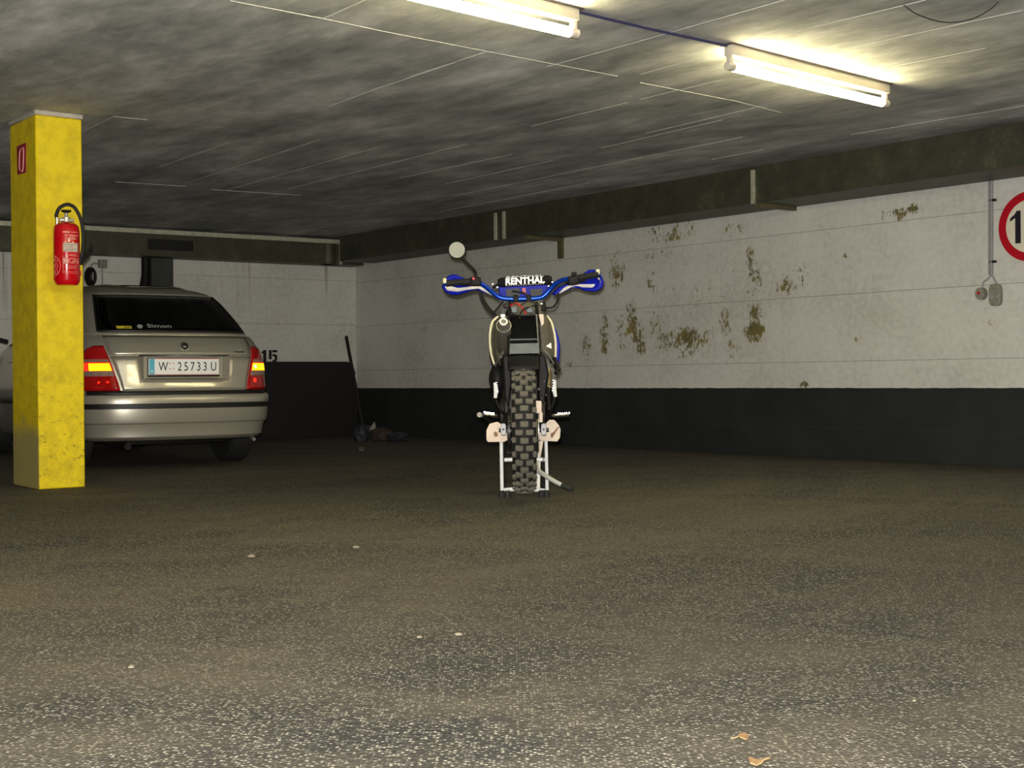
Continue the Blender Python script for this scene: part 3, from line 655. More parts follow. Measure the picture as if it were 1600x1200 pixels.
tag(MB().prism([pc + Vector((-0.04, 0, 0.11)), pc + Vector((0.035, 0, 0.10)), pc + Vector((0.01, 0.05, 0.19))], (0, 0.012, 0.0)).build('paper_scrap', M['paper'], off=pc), 'pale pointed paper scrap standing by the broom in the room corner', 'paper')
tag(MB().prism([Q(559, 700, 0.012), Q(568, 698, 0.012), Q(569, 702, 0.012), Q(561, 703, 0.012)], (0, 0.0, -0.010)).build('paper_scrap', M['paper'], off=Q(564, 701, 0)), 'small pale paper scrap lying before the teal bag', 'paper')
crumple('cardboard_scrap', Q(598, 689, 0), 0.10, 0.07, 0.13, M['brown_card'], 'brown crumpled cardboard on the floor right of the broom', 'cardboard', 5)
crumple('rubbish_bundle', Q(622, 690, 0), 0.09, 0.07, 0.09, M['bag_teal'], 'small grey bundle of rubbish furthest right along the corner', 'rubbish', 11)

# leaves, chips and pebbles on the floor
def leaf(px, py, size, rot, label):
    c = Q(px, py, 0); mb = MB(); pts = []
    for k in range(11):
        t = 2 * PI * k / 11; r = size * (1 + 0.35 * math.sin(3 * t + rot) + 0.15 * math.sin(7 * t))
        pts.append(c + Vector((r * math.cos(t + rot), 1.0 * r * math.sin(t + rot), 0.003 + 0.004 * math.sin(2 * t) + 0.004)))
    lo = thing('dry_leaf', label, 'leaf', tuple(c))
    mb.prism(pts, (0, 0, 0.0015)); mb.build('leaf_blade', M['leaf'], lo)
    MB().tube([c + Vector((0, 0, 0.006)), c + Vector((size * 1.5 * math.cos(rot), size * 1.5 * math.sin(rot), 0.004))], 0.0012, 5).build('leaf_stem', M['brown_card'], lo)
leaf(1158, 1159, 0.014, 0.4, 'dry brown leaf on the asphalt near the bottom right')
leaf(1183, 1195, 0.015, 2.2, 'dry brown leaf cut by the bottom edge of the photo')
for px, py, s, label in ((392, 871, .022, 'pale chip on the floor, left of the other one in mid floor'), (556, 857, .02, 'pale chip on the mid floor at the end of the tyre arc'), (655, 997, .012, 'tiny pale pebble on the asphalt, left of a close pair'), (716, 993, .014, 'tiny pale pebble on the asphalt, right of a close pair'),
                         (1340, 706, .02, 'white crumb on the floor at the foot of the right wall'), (205, 1044, .011, 'tiny pale pebble in the left foreground'), (1190, 701, .022, 'small tan scrap at the foot of the right wall'), (1428, 1096, .006, 'tiny white pebble in the right foreground')):
    c = Q(px, py, 0); rnd = random.Random(int(px)); bm = bmesh.new(); bmesh.ops.create_icosphere(bm, subdivisions=1, radius=1); bm.verts.index_update()
    mbx = MB().add([c + Vector((v.co.x * 0.75 * s * rnd.uniform(.7, 1.2), v.co.y * 0.75 * s * rnd.uniform(.7, 1.2), (v.co.z + 0.9) * s * 0.3 * rnd.uniform(.8, 1.1))) for v in bm.verts], [[v.index for v in f.verts] for f in bm.faces]); bm.free()
    tag(mbx.build('floor_chip', M['pebble'], off=c, ang=20), label, 'debris')

# ------------------------------------------------------------------ the parked car (local: x right, y forward from the rear bumper, z up)
CP = P(290, 569, 9.72); PSI = math.radians(33)
car = thing('car', 'silver beige hatchback parked nose-in behind the yellow column', 'car', (CP.x, CP.y, 0), PSI)
# move so that the plate (local y about .07) sits at CP
car.location = (CP.x + 0.07 * math.sin(PSI), CP.y - 0.07 * math.cos(PSI), 0)
NX = 3.0
def interp(z, tab, k): return float(np.interp(z, [r[0] for r in tab], [r[k] for r in tab]))
BODY = [(0.2, 0.1, 0.6188, 4.02), (0.24, 0.06, 0.648, 4.08), (0.34, 0.035, 0.669, 4.12), (0.52, 0.03, 0.6815, 4.12), (0.6, 0.045, 0.6857, 4.08), (0.7, 0.06, 0.684, 3.98), (0.78, 0.07, 0.6773, 3.75), (0.83, 0.085, 0.669, 3.5), (0.88, 0.115, 0.6589, 3.25), (0.92, 0.15, 0.648, 3.08), (0.955, 0.2, 0.6355, 2.95)]
CAB = [(0.95, 0.195, 0.6172, 2.97), (0.98, 0.215, 0.6075, 2.9), (1.05, 0.3, 0.5897, 2.72), (1.12, 0.395, 0.567, 2.52), (1.2, 0.51, 0.5387, 2.3), (1.26, 0.61, 0.5119, 2.12), (1.295, 0.7, 0.49, 1.98), (1.325, 0.83, 0.4576, 1.85), (1.345, 0.97, 0.405, 1.74), (1.357, 1.15, 0.3078, 1.62), (1.36, 1.3, 0.162, 1.5)]
def outline(tab, z, ts, ys, tf, RR=0.36, RF=0.55):
    """half outline, rear centre round the right corner to front centre"""
    y0, w, yf = interp(z, tab, 1), interp(z, tab, 2), interp(z, tab, 3)
    pts = [(w * math.sin(t) ** (2 / NX), y0 + RR * (1 - max(math.cos(t), 0) ** (2 / NX))) for t in ts]
    a, b_ = y0 + RR, yf - RF
    pts += [(w, a + (b_ - a) * u) for u in ys]
    pts += [(w * max(math.sin(t), 0) ** (2 / 2.6), yf - RF * (1 - max(math.cos(t), 0) ** (2 / 2.6))) for t in tf]
    return pts
def ring(tab, z, ts, ys, tf, **k):
    h = outline(tab, z, ts, ys, tf, **k)
    return [Vector((x, y, z)) for x, y in h] + [Vector((-x, y, z)) for x, y in h[-2:0:-1]]
TT = 1.02
ts = [0.0001] + [TT * k / 7 for k in range(1, 8)] + [TT + (PI / 2 - TT) * k / 5 for k in range(1, 6)]
ys = [k / 10 for k in range(1, 10)]
tf = [PI / 2 - (PI / 2 - 1.0) * k / 4 for k in range(0, 5)] + [1.0 - 1.0 * k / 5 for k in range(1, 5)] + [0.0001]
zb = [0.20, 0.22, 0.24, 0.28, 0.34, 0.42, 0.52, 0.60, 0.66, 0.70, 0.74, 0.78, 0.805, 0.83, 0.855, 0.88, 0.90, 0.92, 0.94, 0.955]
def loft(rings, cap0=True, cap1=True, skip=lambda i, j: False):
    m = MB(); n = len(rings[0]); vs = [p for r in rings for p in r]
    fs = [(i * n + j, i * n + (j + 1) % n, (i + 1) * n + (j + 1) % n, (i + 1) * n + j) for i in range(len(rings) - 1) for j in range(n) if not skip(i, j)]
    if cap0: fs.append(tuple(range(n))[::-1])
    if cap1: fs.append(tuple((len(rings) - 1) * n + k for k in range(n)))
    return m.add(vs, fs)
body = loft([ring(BODY, z, ts, ys, tf) for z in zb]).build('body', M['car_paint'], car)
cutters = []
for x in (-0.69, 0.69):
    for y in (0.78, 3.24):
        cutters.append(MB().lathe([(0.335, -0.17), (0.335, 0.17)], (x, y, 0.30), (1, 0, 0), 32))
cutters.append(MB().box((0, 0.065, 0.75), (0.66, 0.13, 0.225)))
cutters.append(MB().box((0, 1.35, 0.93), (0.96, 1.9, 0.5)))          # cabin tub
for cm in cutters:
    c_ = bpy.data.objects.new('cut', cm.mesh('cut')); COL.objects.link(c_); c_.parent = car
    md = body.modifiers.new('b', 'BOOLEAN'); md.operation = 'DIFFERENCE'; md.object = c_; md.solver = 'EXACT'
bpy.context.view_layer.update()
nm_ = bpy.data.meshes.new_from_object(body.evaluated_get(bpy.context.evaluated_depsgraph_get()))
body.modifiers.clear(); body.data = nm_; nm_.materials.clear(); nm_.materials.append(M['car_paint'])
nm_.shade_smooth(); nm_.set_sharp_from_angle(angle=math.radians(28))
for o in [o for o in bpy.data.objects if o.name.startswith('cut')]: bpy.data.objects.remove(o)

# cabin: pillars and roof with real window openings
zc_ = [0.95, 0.985] + [0.985 + (1.268 - 0.985) * k / 8 for k in range(1, 9)] + [1.285, 1.30, 1.315, 1.33, 1.345, 1.353, 1.358, 1.36]
iw0, iw1 = 1, 9
nh = len(ts) + len(ys) + len(tf); NR = 2 * nh - 2
def half_index(j):          # face j between outline points j and j+1, mirrored onto the right half
    return j if j < nh - 1 else NR - 1 - j
nT = 7
side0, side1, pil = len(ts) + 0, len(ts) + len(ys) - 1, len(ts) + 4
fr0 = len(ts) + len(ys) + 4
def is_window(i, j):
    if not (iw0 <= i < iw1): return None
    h = half_index(j)
    if h < nT: return 'rear_window'
    if side0 <= h < side1 and h != pil: return 'side_window'
    if h >= fr0: return 'windscreen'
    return None
crs = [ring(CAB, z, ts, ys, tf) for z in zc_]
loft(crs, False, True, lambda i, j: is_window(i, j) is not None).build('cabin', M['car_paint'], car, thick=0.012)
def pane(nm, rows_j):
    m = MB(); rows = [[crs[i][j % NR] for j in rows_j] for i in range(iw0, iw1 + 1)]
    return m.grid(rows).build(nm, M['glass'], car, thick=0.004)
rw = pane('rear_window', [(j % NR) for j in range(-nT, nT + 1)])
for a, b_ in ((side0, pil), (pil + 1, side1)):
    pane('side_window', range(a, b_ + 1)); pane('side_window', [NR - k for k in range(a, b_ + 1)])
pane('windscreen', range(fr0, NR - fr0 + 1))
# black seal round the rear window and the parcel shelf, seats inside
for z_i, nm in ((iw0, 'window_seal'),):
    MB().tube([crs[z_i][j % NR] + Vector((0, -0.004, 0)) for j in range(-nT, nT + 1)], 0.009, 6).build(nm, M['car_black'], car)
for sgn in (-1, 1): MB().tube([crs[i][(sgn * nT) % NR] + Vector((0, -0.003, 0)) for i in range(iw0, iw1 + 1)], 0.008, 6).build('window_seal', M['car_black'], car)
MB().box((0, 0.62, 0.93), (0.94, 0.5, 0.02)).build('parcel_shelf', M['seat_cloth'], car)
MB().box((0, 1.3, 0.62), (0.95, 1.75, 0.06)).build('cabin_floor', M['car_black'], car)
for y, xs in ((0.95, (-0.26, 0.26)), (1.95, (-0.26, 0.26))):
    for x in xs:
        s_ = MB().box((x, y, 0.85), (0.44, 0.12, 0.42), Matrix.Rotation(-0.2, 3, 'X'), 0.04); s_.build('seat_back', M['seat_cloth'], car)
        MB().box((x, y + 0.0, 1.10), (0.26, 0.09, 0.15), None, 0.035).build('head_rest', M['seat_cloth'], car)

def rear(x, z, off=0.0):
    """point on the rear surface at lateral x and height z, pushed out by off"""
    y0, w = interp(z, BODY, 1), interp(z, BODY, 2); u = min(abs(x) / w, 0.9999); t = math.asin(u ** (NX / 2))
    return rear_t(math.copysign(t, x), z, off)
def rear_t(t, z, off=0.0):
    y0, w = interp(z, BODY, 1), interp(z, BODY, 2); s = 1 if t >= 0 else -1; t = abs(t); t = max(t, 1e-4)
    f = lambda t_, z_: Vector((s * interp(z_, BODY, 2) * math.sin(t_) ** (2 / NX), interp(z_, BODY, 1) + 0.36 * (1 - max(math.cos(t_), 0) ** (2 / NX)), z_))
    p = f(t, z); du = f(min(t + 0.02, PI / 2), z) - f(max(t - 0.02, 0.001), z)
    n = Vector((du.y * s, -abs(du.x), 0)); n = Vector((s * abs(du.y), -abs(du.x), 0)).normalized()
    return p + n * off
def tx(x, z): return math.asin(min(abs(x) / interp(z, BODY, 2), 0.9999) ** (NX / 2)) * (1 if x >= 0 else -1)
# inner edge of the tail lamps, leaning outwards with height
def lamp_in(z): return float(np.interp(z, [0.55, 0.62, 0.80, 0.87], [0.455, 0.470, 0.522, 0.537]))
# lid: upper and lower panels, with the plate recess left open
up = MB(); up.grid([[rear(lamp_in(z) * u, z, 0.009) for u in lin(-0.985, 0.985, 24)] for z in lin(0.812, 0.95, 8)])
lo = MB()
us = lin(-0.985, -0.60, 6)[:-1]
def lo_row(z, i):
    e = lamp_in(z) * 0.985; k = 0.335 - 0.02 * (0.805 - z) / 0.165 if z >= 0.64 else 0.315
    return [rear(x, z, 0.009) for x in lin(-e, -k, 6) + lin(-k, k, 10)[1:] + lin(k, e, 6)[1:]]
zl = lin(0.558, 0.638, 3) + lin(0.638, 0.803, 5)[1:]
lo.grid([lo_row(z, i) for i, z in enumerate(zl)], lambda i, j: i >= 3 and 6 <= j < 16)
lid = up.build('tailgate', M['car_paint'], car, thick=0.014)
lo.build('tailgate_lower', M['car_paint'], lid, thick=0.014)
# plate recess
rc = MB()
zr0, zr1 = 0.638, 0.803; yb = 0.112
o4 = [rear(-0.315, zr0, 0.008), rear(0.315, zr0, 0.008), rear(0.335, zr1, 0.008), rear(-0.335, zr1, 0.008)]
i4 = [Vector((-0.29, yb, zr0 + 0.012)), Vector((0.29, yb, zr0 + 0.012)), Vector((0.29, yb, zr1 + 0.05)), Vector((-0.29, yb, zr1 + 0.05))]
rc.add(o4 + i4, [(0, 1, 5, 4), (1, 2, 6, 5), (3, 0, 4, 7), (4, 5, 6, 7)])
rc.build('plate_recess', M['car_paint'], lid)
MB().add(o4 + i4, [(2, 3, 7, 6)]).build('recess_top', M['car_under'], lid)  # recess roof blackened: shade put into its colour against the added glow
pl = MB(); py_ = 0.098
plate = MB().box((0, py_, 0.728), (0.52, 0.008, 0.12), None, 0.003).build('number_plate', M['plate_white'], car)
MB().box((0, py_ + 0.006, 0.724), (0.53, 0.008, 0.136), None, 0.003).build('plate_holder', M['black_plastic'], car)
yf_ = py_ - 0.0045
MB().box((-0.237, yf_, 0.728), (0.038, 0.0012, 0.112)).build('country_band', M['plate_blue'], plate)
text('band_letter', 'A', 0.032, M['plate_white'], plate, (-0.237, yf_ - 0.001, 0.695), (1, 0, 0), (0, 0, 1))
for zz in (0.784, 0.672): MB().box((0, yf_, zz), (0.51, 0.0012, 0.004)).build('red_stripe', M['plate_red'], plate)
pt = [('W', -0.155), ('2', -0.035), ('5', 0.012), ('7', 0.059), ('3', 0.106), ('3', 0.153), ('U', 0.217)]
for ch, x in pt: text('plate_letter', ch, 0.090, M['ink'], plate, (x, yf_ - 0.0008, 0.726), (1, 0, 0), (0, 0, 1), 0.0008, sx=0.74, bold=0.0)
for dx in (-0.014, 0.014):
    for dz in (-0.016, 0.022): MB().box((-0.094 + dx, yf_, 0.73 + dz), (0.008, 0.0012, 0.008)).build('crest_mark', M['plate_red'], plate)
# added glow strips for the plate's flash return, tucked under the recess's upper edge
pm = mat('added_plate_glow', (255, 250, 240), 0.3, emit=40.0, var=0.0)
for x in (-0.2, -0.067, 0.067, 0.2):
    MB().box((x, 0.085, 0.8185), (0.11, 0.010, 0.003)).build('added_glow_strip', pm, lid)
# badge and lettering on the lid
bd = rear(0.0, 0.872, 0.012)
nb2 = Vector((0, -1, 0.25)).normalized()
badge = MB().lathe([(0.001, 0.006), (0.02, 0.006), (0.034, 0.004), (0.036, 0.0)], bd, nb2, 28).build('badge', M['chrome'], lid)
MB().lathe([(0.001, 0.009), (0.015, 0.0085), (0.026, 0.0065), (0.027, 0.005)], bd, nb2, 24).build('badge_disc', M['car_black'], lid)
MB().box(bd + nb2 * 0.0095 + Vector((0, 0, -0.004)), (0.02, 0.003, 0.008)).build('badge_arrow', M['alloy'], lid)
text('model_lettering', 'v s', 0.035, M['alloy'], lid, rear(0.415, 0.855, 0.011), (1, 0.12, 0), (0, 0.15, 1), 0.001)
MB().box(rear(0.415, 0.835, 0.011), (0.085, 0.004, 0.007), Matrix.Rotation(0.12, 3, 'Z')).build('model_underline', M['car_black'], lid)
# black strip painting the shadow in the gap between tailgate and bumper
MB().grid([[rear_t(t, z, 0.003) for t in lin(-1.25, 1.25, 40)] for z in (0.525, 0.562)]).build('bumper_gap_shade', M['car_black'], car, thick=0.004)
# bumper shell with its black rubbing strip
zz_ = [0.20, 0.215, 0.235, 0.26, 0.30, 0.325, 0.335, 0.36, 0.42, 0.48, 0.51, 0.528, 0.535]
oo_ = [0.004, 0.022, 0.028, 0.020, 0.016, 0.018, 0.030, 0.034, 0.036, 0.036, 0.034, 0.026, 0.006]
tb = lin(-PI / 2, PI / 2, 48)
bm_ = MB().grid([[rear_t(t, z, of) for t in tb] for z, of in zip(zz_, oo_)]).build('bumper', M['car_paint'], car, thick=0.01)
st_rows = [(0.432, 0.034), (0.435, 0.044), (0.468, 0.044), (0.471, 0.034)]
MB().grid([[rear_t(t, z, of) for t in tb] for z, of in st_rows]).build('rubbing_strip', M['car_black'], bm_, thick=0.004)
# tail lamps: red lens with clear and amber bands, wrapped round the corner
def tl(sgn, z0, z1, a0, a1, off, nz=6, nt=12, top=False):
    rows = []
    for z in lin(z0, z1, nz):
        ti = abs(tx(lamp_in(z) + 0.006, z)); te = 1.40
        if top: te = ti + (1.40 - ti) * math.sqrt(max(0.0, 1 - ((z - 0.77) / 0.115) ** 2)) if z > 0.77 else 1.40
        rows.append([rear_t(sgn * (ti + (te - ti) * u), z, off) for u in lin(a0, a1, nt)])
    return MB().grid(rows)
for sgn in (-1, 1):
    L_ = tl(sgn, 0.562, 0.878, 0, 1, 0.012, 16, 14, True).build('tail_lamp', M['lamp_red'], car, thick=0.02)
    tl(sgn, 0.662, 0.700, 0.02, 0.9, 0.0145).build('reversing_lens', M['lamp_clear'], L_, thick=0.002)
    tl(sgn, 0.762, 0.782, 0.03, 0.85, 0.0145).build('clear_band', M['lamp_clear'], L_, thick=0.002)
    am = tl(sgn, 0.702, 0.752, 0.04, 0.60 if sgn < 0 else 0.75, 0.0150).build('amber_lens_glow', M['lamp_amber_flash_glow'], L_, thick=0.002)  # amber lens made to glow in place of reflected flash
    tl(sgn, 0.696, 0.758, 0.02, 0.80, 0.0140).build('amber_halo_glow', M['lamp_red_flash_glow'], L_, thick=0.002)  # glow painted round the amber where the flash comes back
    if sgn > 0:
        MB().lathe([(0.001, 0.002), (0.012, 0.002), (0.014, 0)], rear_t(abs(tx(lamp_in(.73) + .04, .73)), 0.728, 0.017), (0.3, -1, 0), 16).build('flash_glint', M['lamp_flash_hotspot'], L_)  # glowing disc put on for a glint of the flash
        MB().lathe([(0.001, 0.002), (0.014, 0.002), (0.016, 0)], rear_t(abs(tx(lamp_in(.63) + .06, .63)), 0.628, 0.0135), (0.5, -1, 0), 16).build('flash_glint', M['lamp_red_flash_glow'], L_)  # second painted glint, lower on the right lens
    else:
        for dx, zz in ((0.12, 0.62), (0.07, 0.622)):
            MB().lathe([(0.001, 0.002), (0.006, 0.002), (0.008, 0)], rear_t(-abs(tx(lamp_in(.62) + dx, .62)), zz, 0.0135), (-0.5, -1, 0), 12).build('flash_glint', M['lamp_red_flash_glow'], L_)  # small glowing discs, flash glints painted on the left lens
# window stickers
def on_win(x, z):   # point on the rear glass
    y0, w = interp(z, CAB, 1), interp(z, CAB, 2); t = math.asin(min(abs(x) / w, .999) ** (NX / 2)); return Vector((x, y0 + 0.36 * (1 - math.cos(t) ** (2 / NX)) - 0.006, z))
wn = Vector((0, 1.32, 1)).normalized()
stk = MB().box(on_win(-0.375, 1.012) , (0.105, 0.0015, 0.03), frame((1, -0.28, 0), Vector((1, -0.28, 0)).cross(wn) * -1, wn)).build('yellow_sticker', M['sticker_yellow'], rw)
text('sticker_print', 'S26', 0.026, M['ink'], stk, on_win(-0.355, 1.012) + Vector((0, -0.003, 0)), (1, -0.28, 0), wn)
text('window_lettering', 'Simon', 0.062, M['print_pale'], rw, on_win(-0.125, 1.022), (1, -0.05, 0), wn, sx=1.15, bold=0.001)
MB().lathe([(0.001, 0.001), (0.02, 0.001), (0.02, 0)], on_win(-0.265, 1.018), Vector((-0.1, -1, 0.9)), 20).build('window_emblem', M['print_pale'], rw)
# lamp under the roof edge of the rear window (spoiler lip), door seams, mirrors, handles
for sgn in (-1, 1):
    MB().box((sgn * 0.78, 2.72, 1.02), (0.16, 0.10, 0.12), None, 0.03).build('wing_mirror', M['car_black'], car)
    MB().tube([(sgn * 0.62, 2.72, 0.97), (sgn * 0.73, 2.72, 1.0)], 0.02, 8).build('mirror_arm', M['car_black'], car)
    for y in (1.35, 2.25): MB().box((sgn * 0.696, y, 0.80), (0.03, 0.16, 0.03), None, 0.008).build('door_handle', M['car_paint'], car)
    for y in (1.15, 1.98, 2.85): MB().box((sgn * 0.698, y, 0.60), (0.014, 0.006, 0.55)).build('door_seam', M['car_black'], car)
    MB().box((sgn * 0.706, 1.95, 0.48), (0.02, 1.7, 0.05), None, 0.006).build('side_strip', M['car_black'], car)
# underside, exhaust, wheels
MB().box((0, 2.0, 0.245), (1.1, 3.5, 0.09)).build('underbody', M['car_under'], car)
MB().box((0, 0.50, 0.20), (0.9, 0.22, 0.07), None, 0.02).build('rear_silencer', M['dark_metal'], car)
MB().tube([(-0.42, 0.6, 0.19), (-0.42, 0.2, 0.185), (-0.42, 0.07, 0.17)], 0.024, 12).build('exhaust_pipe', M['dark_metal'], car)
MB().tube([(0.55, 0.3, 0.22), (0.55, 0.16, 0.19)], 0.014, 8).build('towing_eye', M['alloy'], car)
MB().tube([(-0.6, 0.78, 0.26), (0.6, 0.78, 0.26)], 0.035, 10).build('rear_axle', M['car_under'], car)
for sgn in (-1, 1):
    for y in (0.78, 3.24):
        c = (sgn * 0.61, y, 0.295); ax = (sgn, 0, 0)
        wt = MB().lathe([(0.20, -0.085), (0.27, -0.09), (0.29, -0.075), (0.295, -0.05), (0.295, 0.05), (0.29, 0.075), (0.27, 0.09), (0.20, 0.085)], c, ax, 40, True).build('wheel', M['black_rubber'], car)
        MB().lathe([(0.20, -0.08), (0.205, 0.0), (0.20, 0.08), (0.185, 0.075), (0.17, 0.04), (0.06, 0.05), (0.001, 0.055)], c, ax, 32).build('wheel_cover', M['engine'], wt)
        for k in range(6):
            a = k * PI / 3; MB().box(Vector(c) + Vector((sgn * 0.055, 0.11 * math.cos(a), 0.11 * math.sin(a))), (0.012, 0.12, 0.035), Matrix.Rotation(a, 3, 'X')).build('wheel_spoke', M['engine'], wt)

# ------------------------------------------------------------------ the dirt bike, seen from straight behind, raised on a stand
YW, ZW, RW = 6.80, 0.364, 0.306                 # rear axle distance, height, carcass radius
BX = P(818.5, 672, YW).x
bike = thing('dirt_bike', 'stripped blue dirt bike seen from behind, raised on a white stand', 'motorcycle', (BX, 7.4, 0))
AX = Vector((1, 0, 0))
def tyre(c, R, w, name, knobs, kh=0.013):
    prof = []
    for k in range(15):
        a = -PI * 0.62 + 1.24 * PI * k / 14
        prof.append((R - w * 0.5 + w * 0.5 * math.cos(a) * 1.0, w * 0.5 * math.sin(a)))
    prof += [(R - w * 0.78, 0.030), (R - w * 0.78, -0.030)]
    t = MB().lathe(prof, c, AX, 64, True).build(name, M['carcass_rubber'], bike)
    rim = MB().lathe([(R - w * 0.72, -0.034), (R - w * 0.72, 0.034), (R - w * 0.80, 0.036), (R - w * 0.86, 0.016), (R - w * 0.86, -0.016), (R - w * 0.80, -0.036)], c, AX, 48, True).build('rim', M['dark_metal'], bike)
    sp_ = MB()
    for k in range(28):
        a = 2 * PI * k / 28; b_ = a + (0.35 if k % 2 else -0.35); sx = 0.03 if k % 4 < 2 else -0.03
        sp_.tube([c + Vector((0, math.cos(a), math.sin(a))) * (R - w * 0.84), c + Vector((sx, 0.035 * math.cos(b_), 0.035 * math.sin(b_)))], 0.0018, 5)
    o_ = sp_.build('spokes', M['alloy'], rim)
    MB().lathe([(0.022, -0.06), (0.045, -0.05), (0.045, -0.03), (0.025, -0.015), (0.025, 0.015), (0.045, 0.03), (0.045, 0.05), (0.022, 0.06)], c, AX, 20).build('hub', M['dark_metal'], rim)
    if not knobs: return t
    def kmesh(wx, ly, h, tilt):
        m_ = MB().box((0, 0, h / 2 - 0.004), (wx, ly, h + 0.008), None, 0.0025); return m_.mesh('knob')
    kc, ks, kp = kmesh(0.040, 0.027, kh, 0), kmesh(0.020, 0.026, kh, 0), kmesh(0.037, 0.026, kh, 0)
    for me in (kc, ks, kp): me.materials.append(M['knob_rubber'])
    NK = 50
    for k in range(NK):
        a = 2 * PI * k / NK
        rows = [(kp, -0.0245, 0.10), (kp, 0.0245, -0.10)] if k % 2 else [(kc, 0, 0), (ks, -0.046, 0.55), (ks, 0.046, -0.55)]
        for me, x, tl_ in rows:
            rr = R - w * 0.5 + math.sqrt(max((w * 0.5) ** 2 - x * x, 0))
            n_ = Vector((0, math.cos(a), math.sin(a))); tg = Vector((0, -math.sin(a), math.cos(a)))
            nn = (n_ * math.cos(tl_) - AX * math.sin(tl_)).normalized()
            o = bpy.data.objects.new('tread_knob', me); COL.objects.link(o); o.parent = t
            R3 = frame(tg.cross(nn), tg, nn); R3 = frame(tg.cross(nn), tg, nn)
            o.matrix_local = Matrix.Translation(c + n_ * rr + AX * x - OFF[t.name]) @ R3.to_4x4()
    return t
CW = Vector((BX, YW, ZW)); CF = Vector((BX, 8.24, 0.385))
tyre(CW, RW, 0.118, 'rear_tyre', True)
tyre(CF, 0.335, 0.085, 'front_tyre', False)
def B(px, py, Y): return P(px, py, Y)
# swing arm with its light end blocks, axle, sprocket, chain, brake
for px, sg_ in ((786.5, -1), (849.5, 1)):
    e = B(px, 671, 6.66); arm = MB()
    piv = Vector((BX + sg_ * 0.085, 7.30, 0.42))
    d = (piv - e).normalized(); up_ = Vector((0, 0, 1)); rt = d.cross(up_).normalized(); up_ = rt.cross(d)
    arm.prism([e + rt * 0.011 + up_ * 0.026 + d * 0.004, e - rt * 0.011 + up_ * 0.026 + d * 0.004, e - rt * 0.011 - up_ * 0.026 + d * 0.004, e + rt * 0.011 - up_ * 0.026 + d * 0.004], d * ((piv - e).length))
    arm.build('swing_arm', M['dark_metal'], bike)
    pts = [e + Vector((0.013 * math.copysign(abs(math.cos(t)) ** 0.5, math.cos(t)), 0, 0.029 * math.copysign(abs(math.sin(t)) ** 0.5, math.sin(t)))) for t in [2 * PI * k / 20 for k in range(20)]]
    blk = bev(MB().prism(pts, (0, 0.02, 0)).build('axle_block', M['block_grey'], bike), 0.003)
    MB().lathe([(0.0055, 0.0), (0.0055, 0.0025)], e + Vector((0, 0, 0)), (0, -1, 0), 12).build('block_bolt', M['car_black'], blk)
MB().tube([CW - AX * 0.125, CW + AX * 0.125], 0.010, 12).build('rear_axle', M['dark_metal'], bike)
MB().lathe([(0.05, -0.003), (0.105, -0.003), (0.105, 0.003), (0.05, 0.003)], CW - AX * 0.074, AX, 40, True).build('sprocket', M['dark_metal'], bike)
ch = MB()
chs = [Vector((BX - 0.074, YW + 0.108 * math.cos(a), ZW + 0.108 * math.sin(a))) for a in lin(PI * 0.47, PI * 1.53, 26)]
gp = Vector((BX - 0.074, 7.36, 0.43))
loop = [gp + Vector((0, 0, 0.035))] + [chs[0]] + chs + [gp - Vector((0, 0, 0.035))]
def resample(pts, step):
    out = [pts[0]]; acc = 0
    for a, b_ in zip(pts[:-1], pts[1:]):
        L = (b_ - a).length
        if L < 1e-6: continue
        t = step - acc
        while t <= L: out.append(a + (b_ - a) * (t / L)); t += step
        acc = (acc + L) % step
    return out
cp_ = resample(loop, 0.0125)
for k in range(len(cp_) - 1):
    d = (cp_[k + 1] - cp_[k]).normalized(); ch.box((cp_[k] + cp_[k + 1]) / 2, (0.010 if k % 2 else 0.016, 0.011, 0.011), frame(AX, d, AX.cross(d)))
tag(ch.build('chain', M['dark_metal'], bike), kind='stuff')
MB().lathe([(0.045, -0.002), (0.11, -0.002), (0.11, 0.002), (0.045, 0.002)], CW + AX * 0.072, AX, 40, True).build('brake_disc', M['alloy'], bike)
cal = MB().box(B(841, 636, 6.72) , (0.034, 0.06, 0.062), None, 0.008); cal.box(B(845, 652, 6.70), (0.018, 0.05, 0.05), None, 0.005); cal.build('brake_caliper', M['cream_board'], bike)
MB().tube([B(838, 655, 6.68), B(839, 668, 6.68), B(838, 684, 6.68)], [0.006, 0.008, 0.005], 8).build('caliper_bracket', M['bracket'], bike)
# rear inner mudguard, cross plate and sub-frame box
rows = []
for k in range(9):
    a = math.radians(90 - k * 4.6)        # from the top towards the rear
    R_ = RW + 0.055
    rows.append([CW + Vector((x, -R_ * math.cos(a) + 0.10, R_ * math.sin(a) + 0.02 - 0.35 * abs(x) ** 1.5)) for x in lin(-0.078, 0.078, 8)])
MB().grid(rows).build('inner_mudguard', M['black_plastic'], bike, thick=0.004)
MB().prism([B(797, 537, 6.86), B(841, 536, 6.86), B(842, 552, 6.84), B(796, 553, 6.84)], (0, 0.012, 0)).build('cross_plate', M['slate'], bike)
MB().tube([B(797, 531, 6.88), B(840, 530, 6.88)], 0.0045, 8).build('cross_bar', M['slate'], bike)
boxp = [B(796, 492, 7.02), B(839, 492, 7.02), B(842, 537, 6.90), B(796, 537, 6.90)]
bxm = MB(); inner = [p + Vector((0, 0.34, 0)) for p in boxp]
bxm.add(boxp + inner, [(0, 1, 5, 4), (1, 2, 6, 5), (2, 3, 7, 6), (3, 0, 4, 7), (4, 5, 6, 7)]); bxm.build('air_box', M['car_black'], bike, thick=0.004, toff=1)
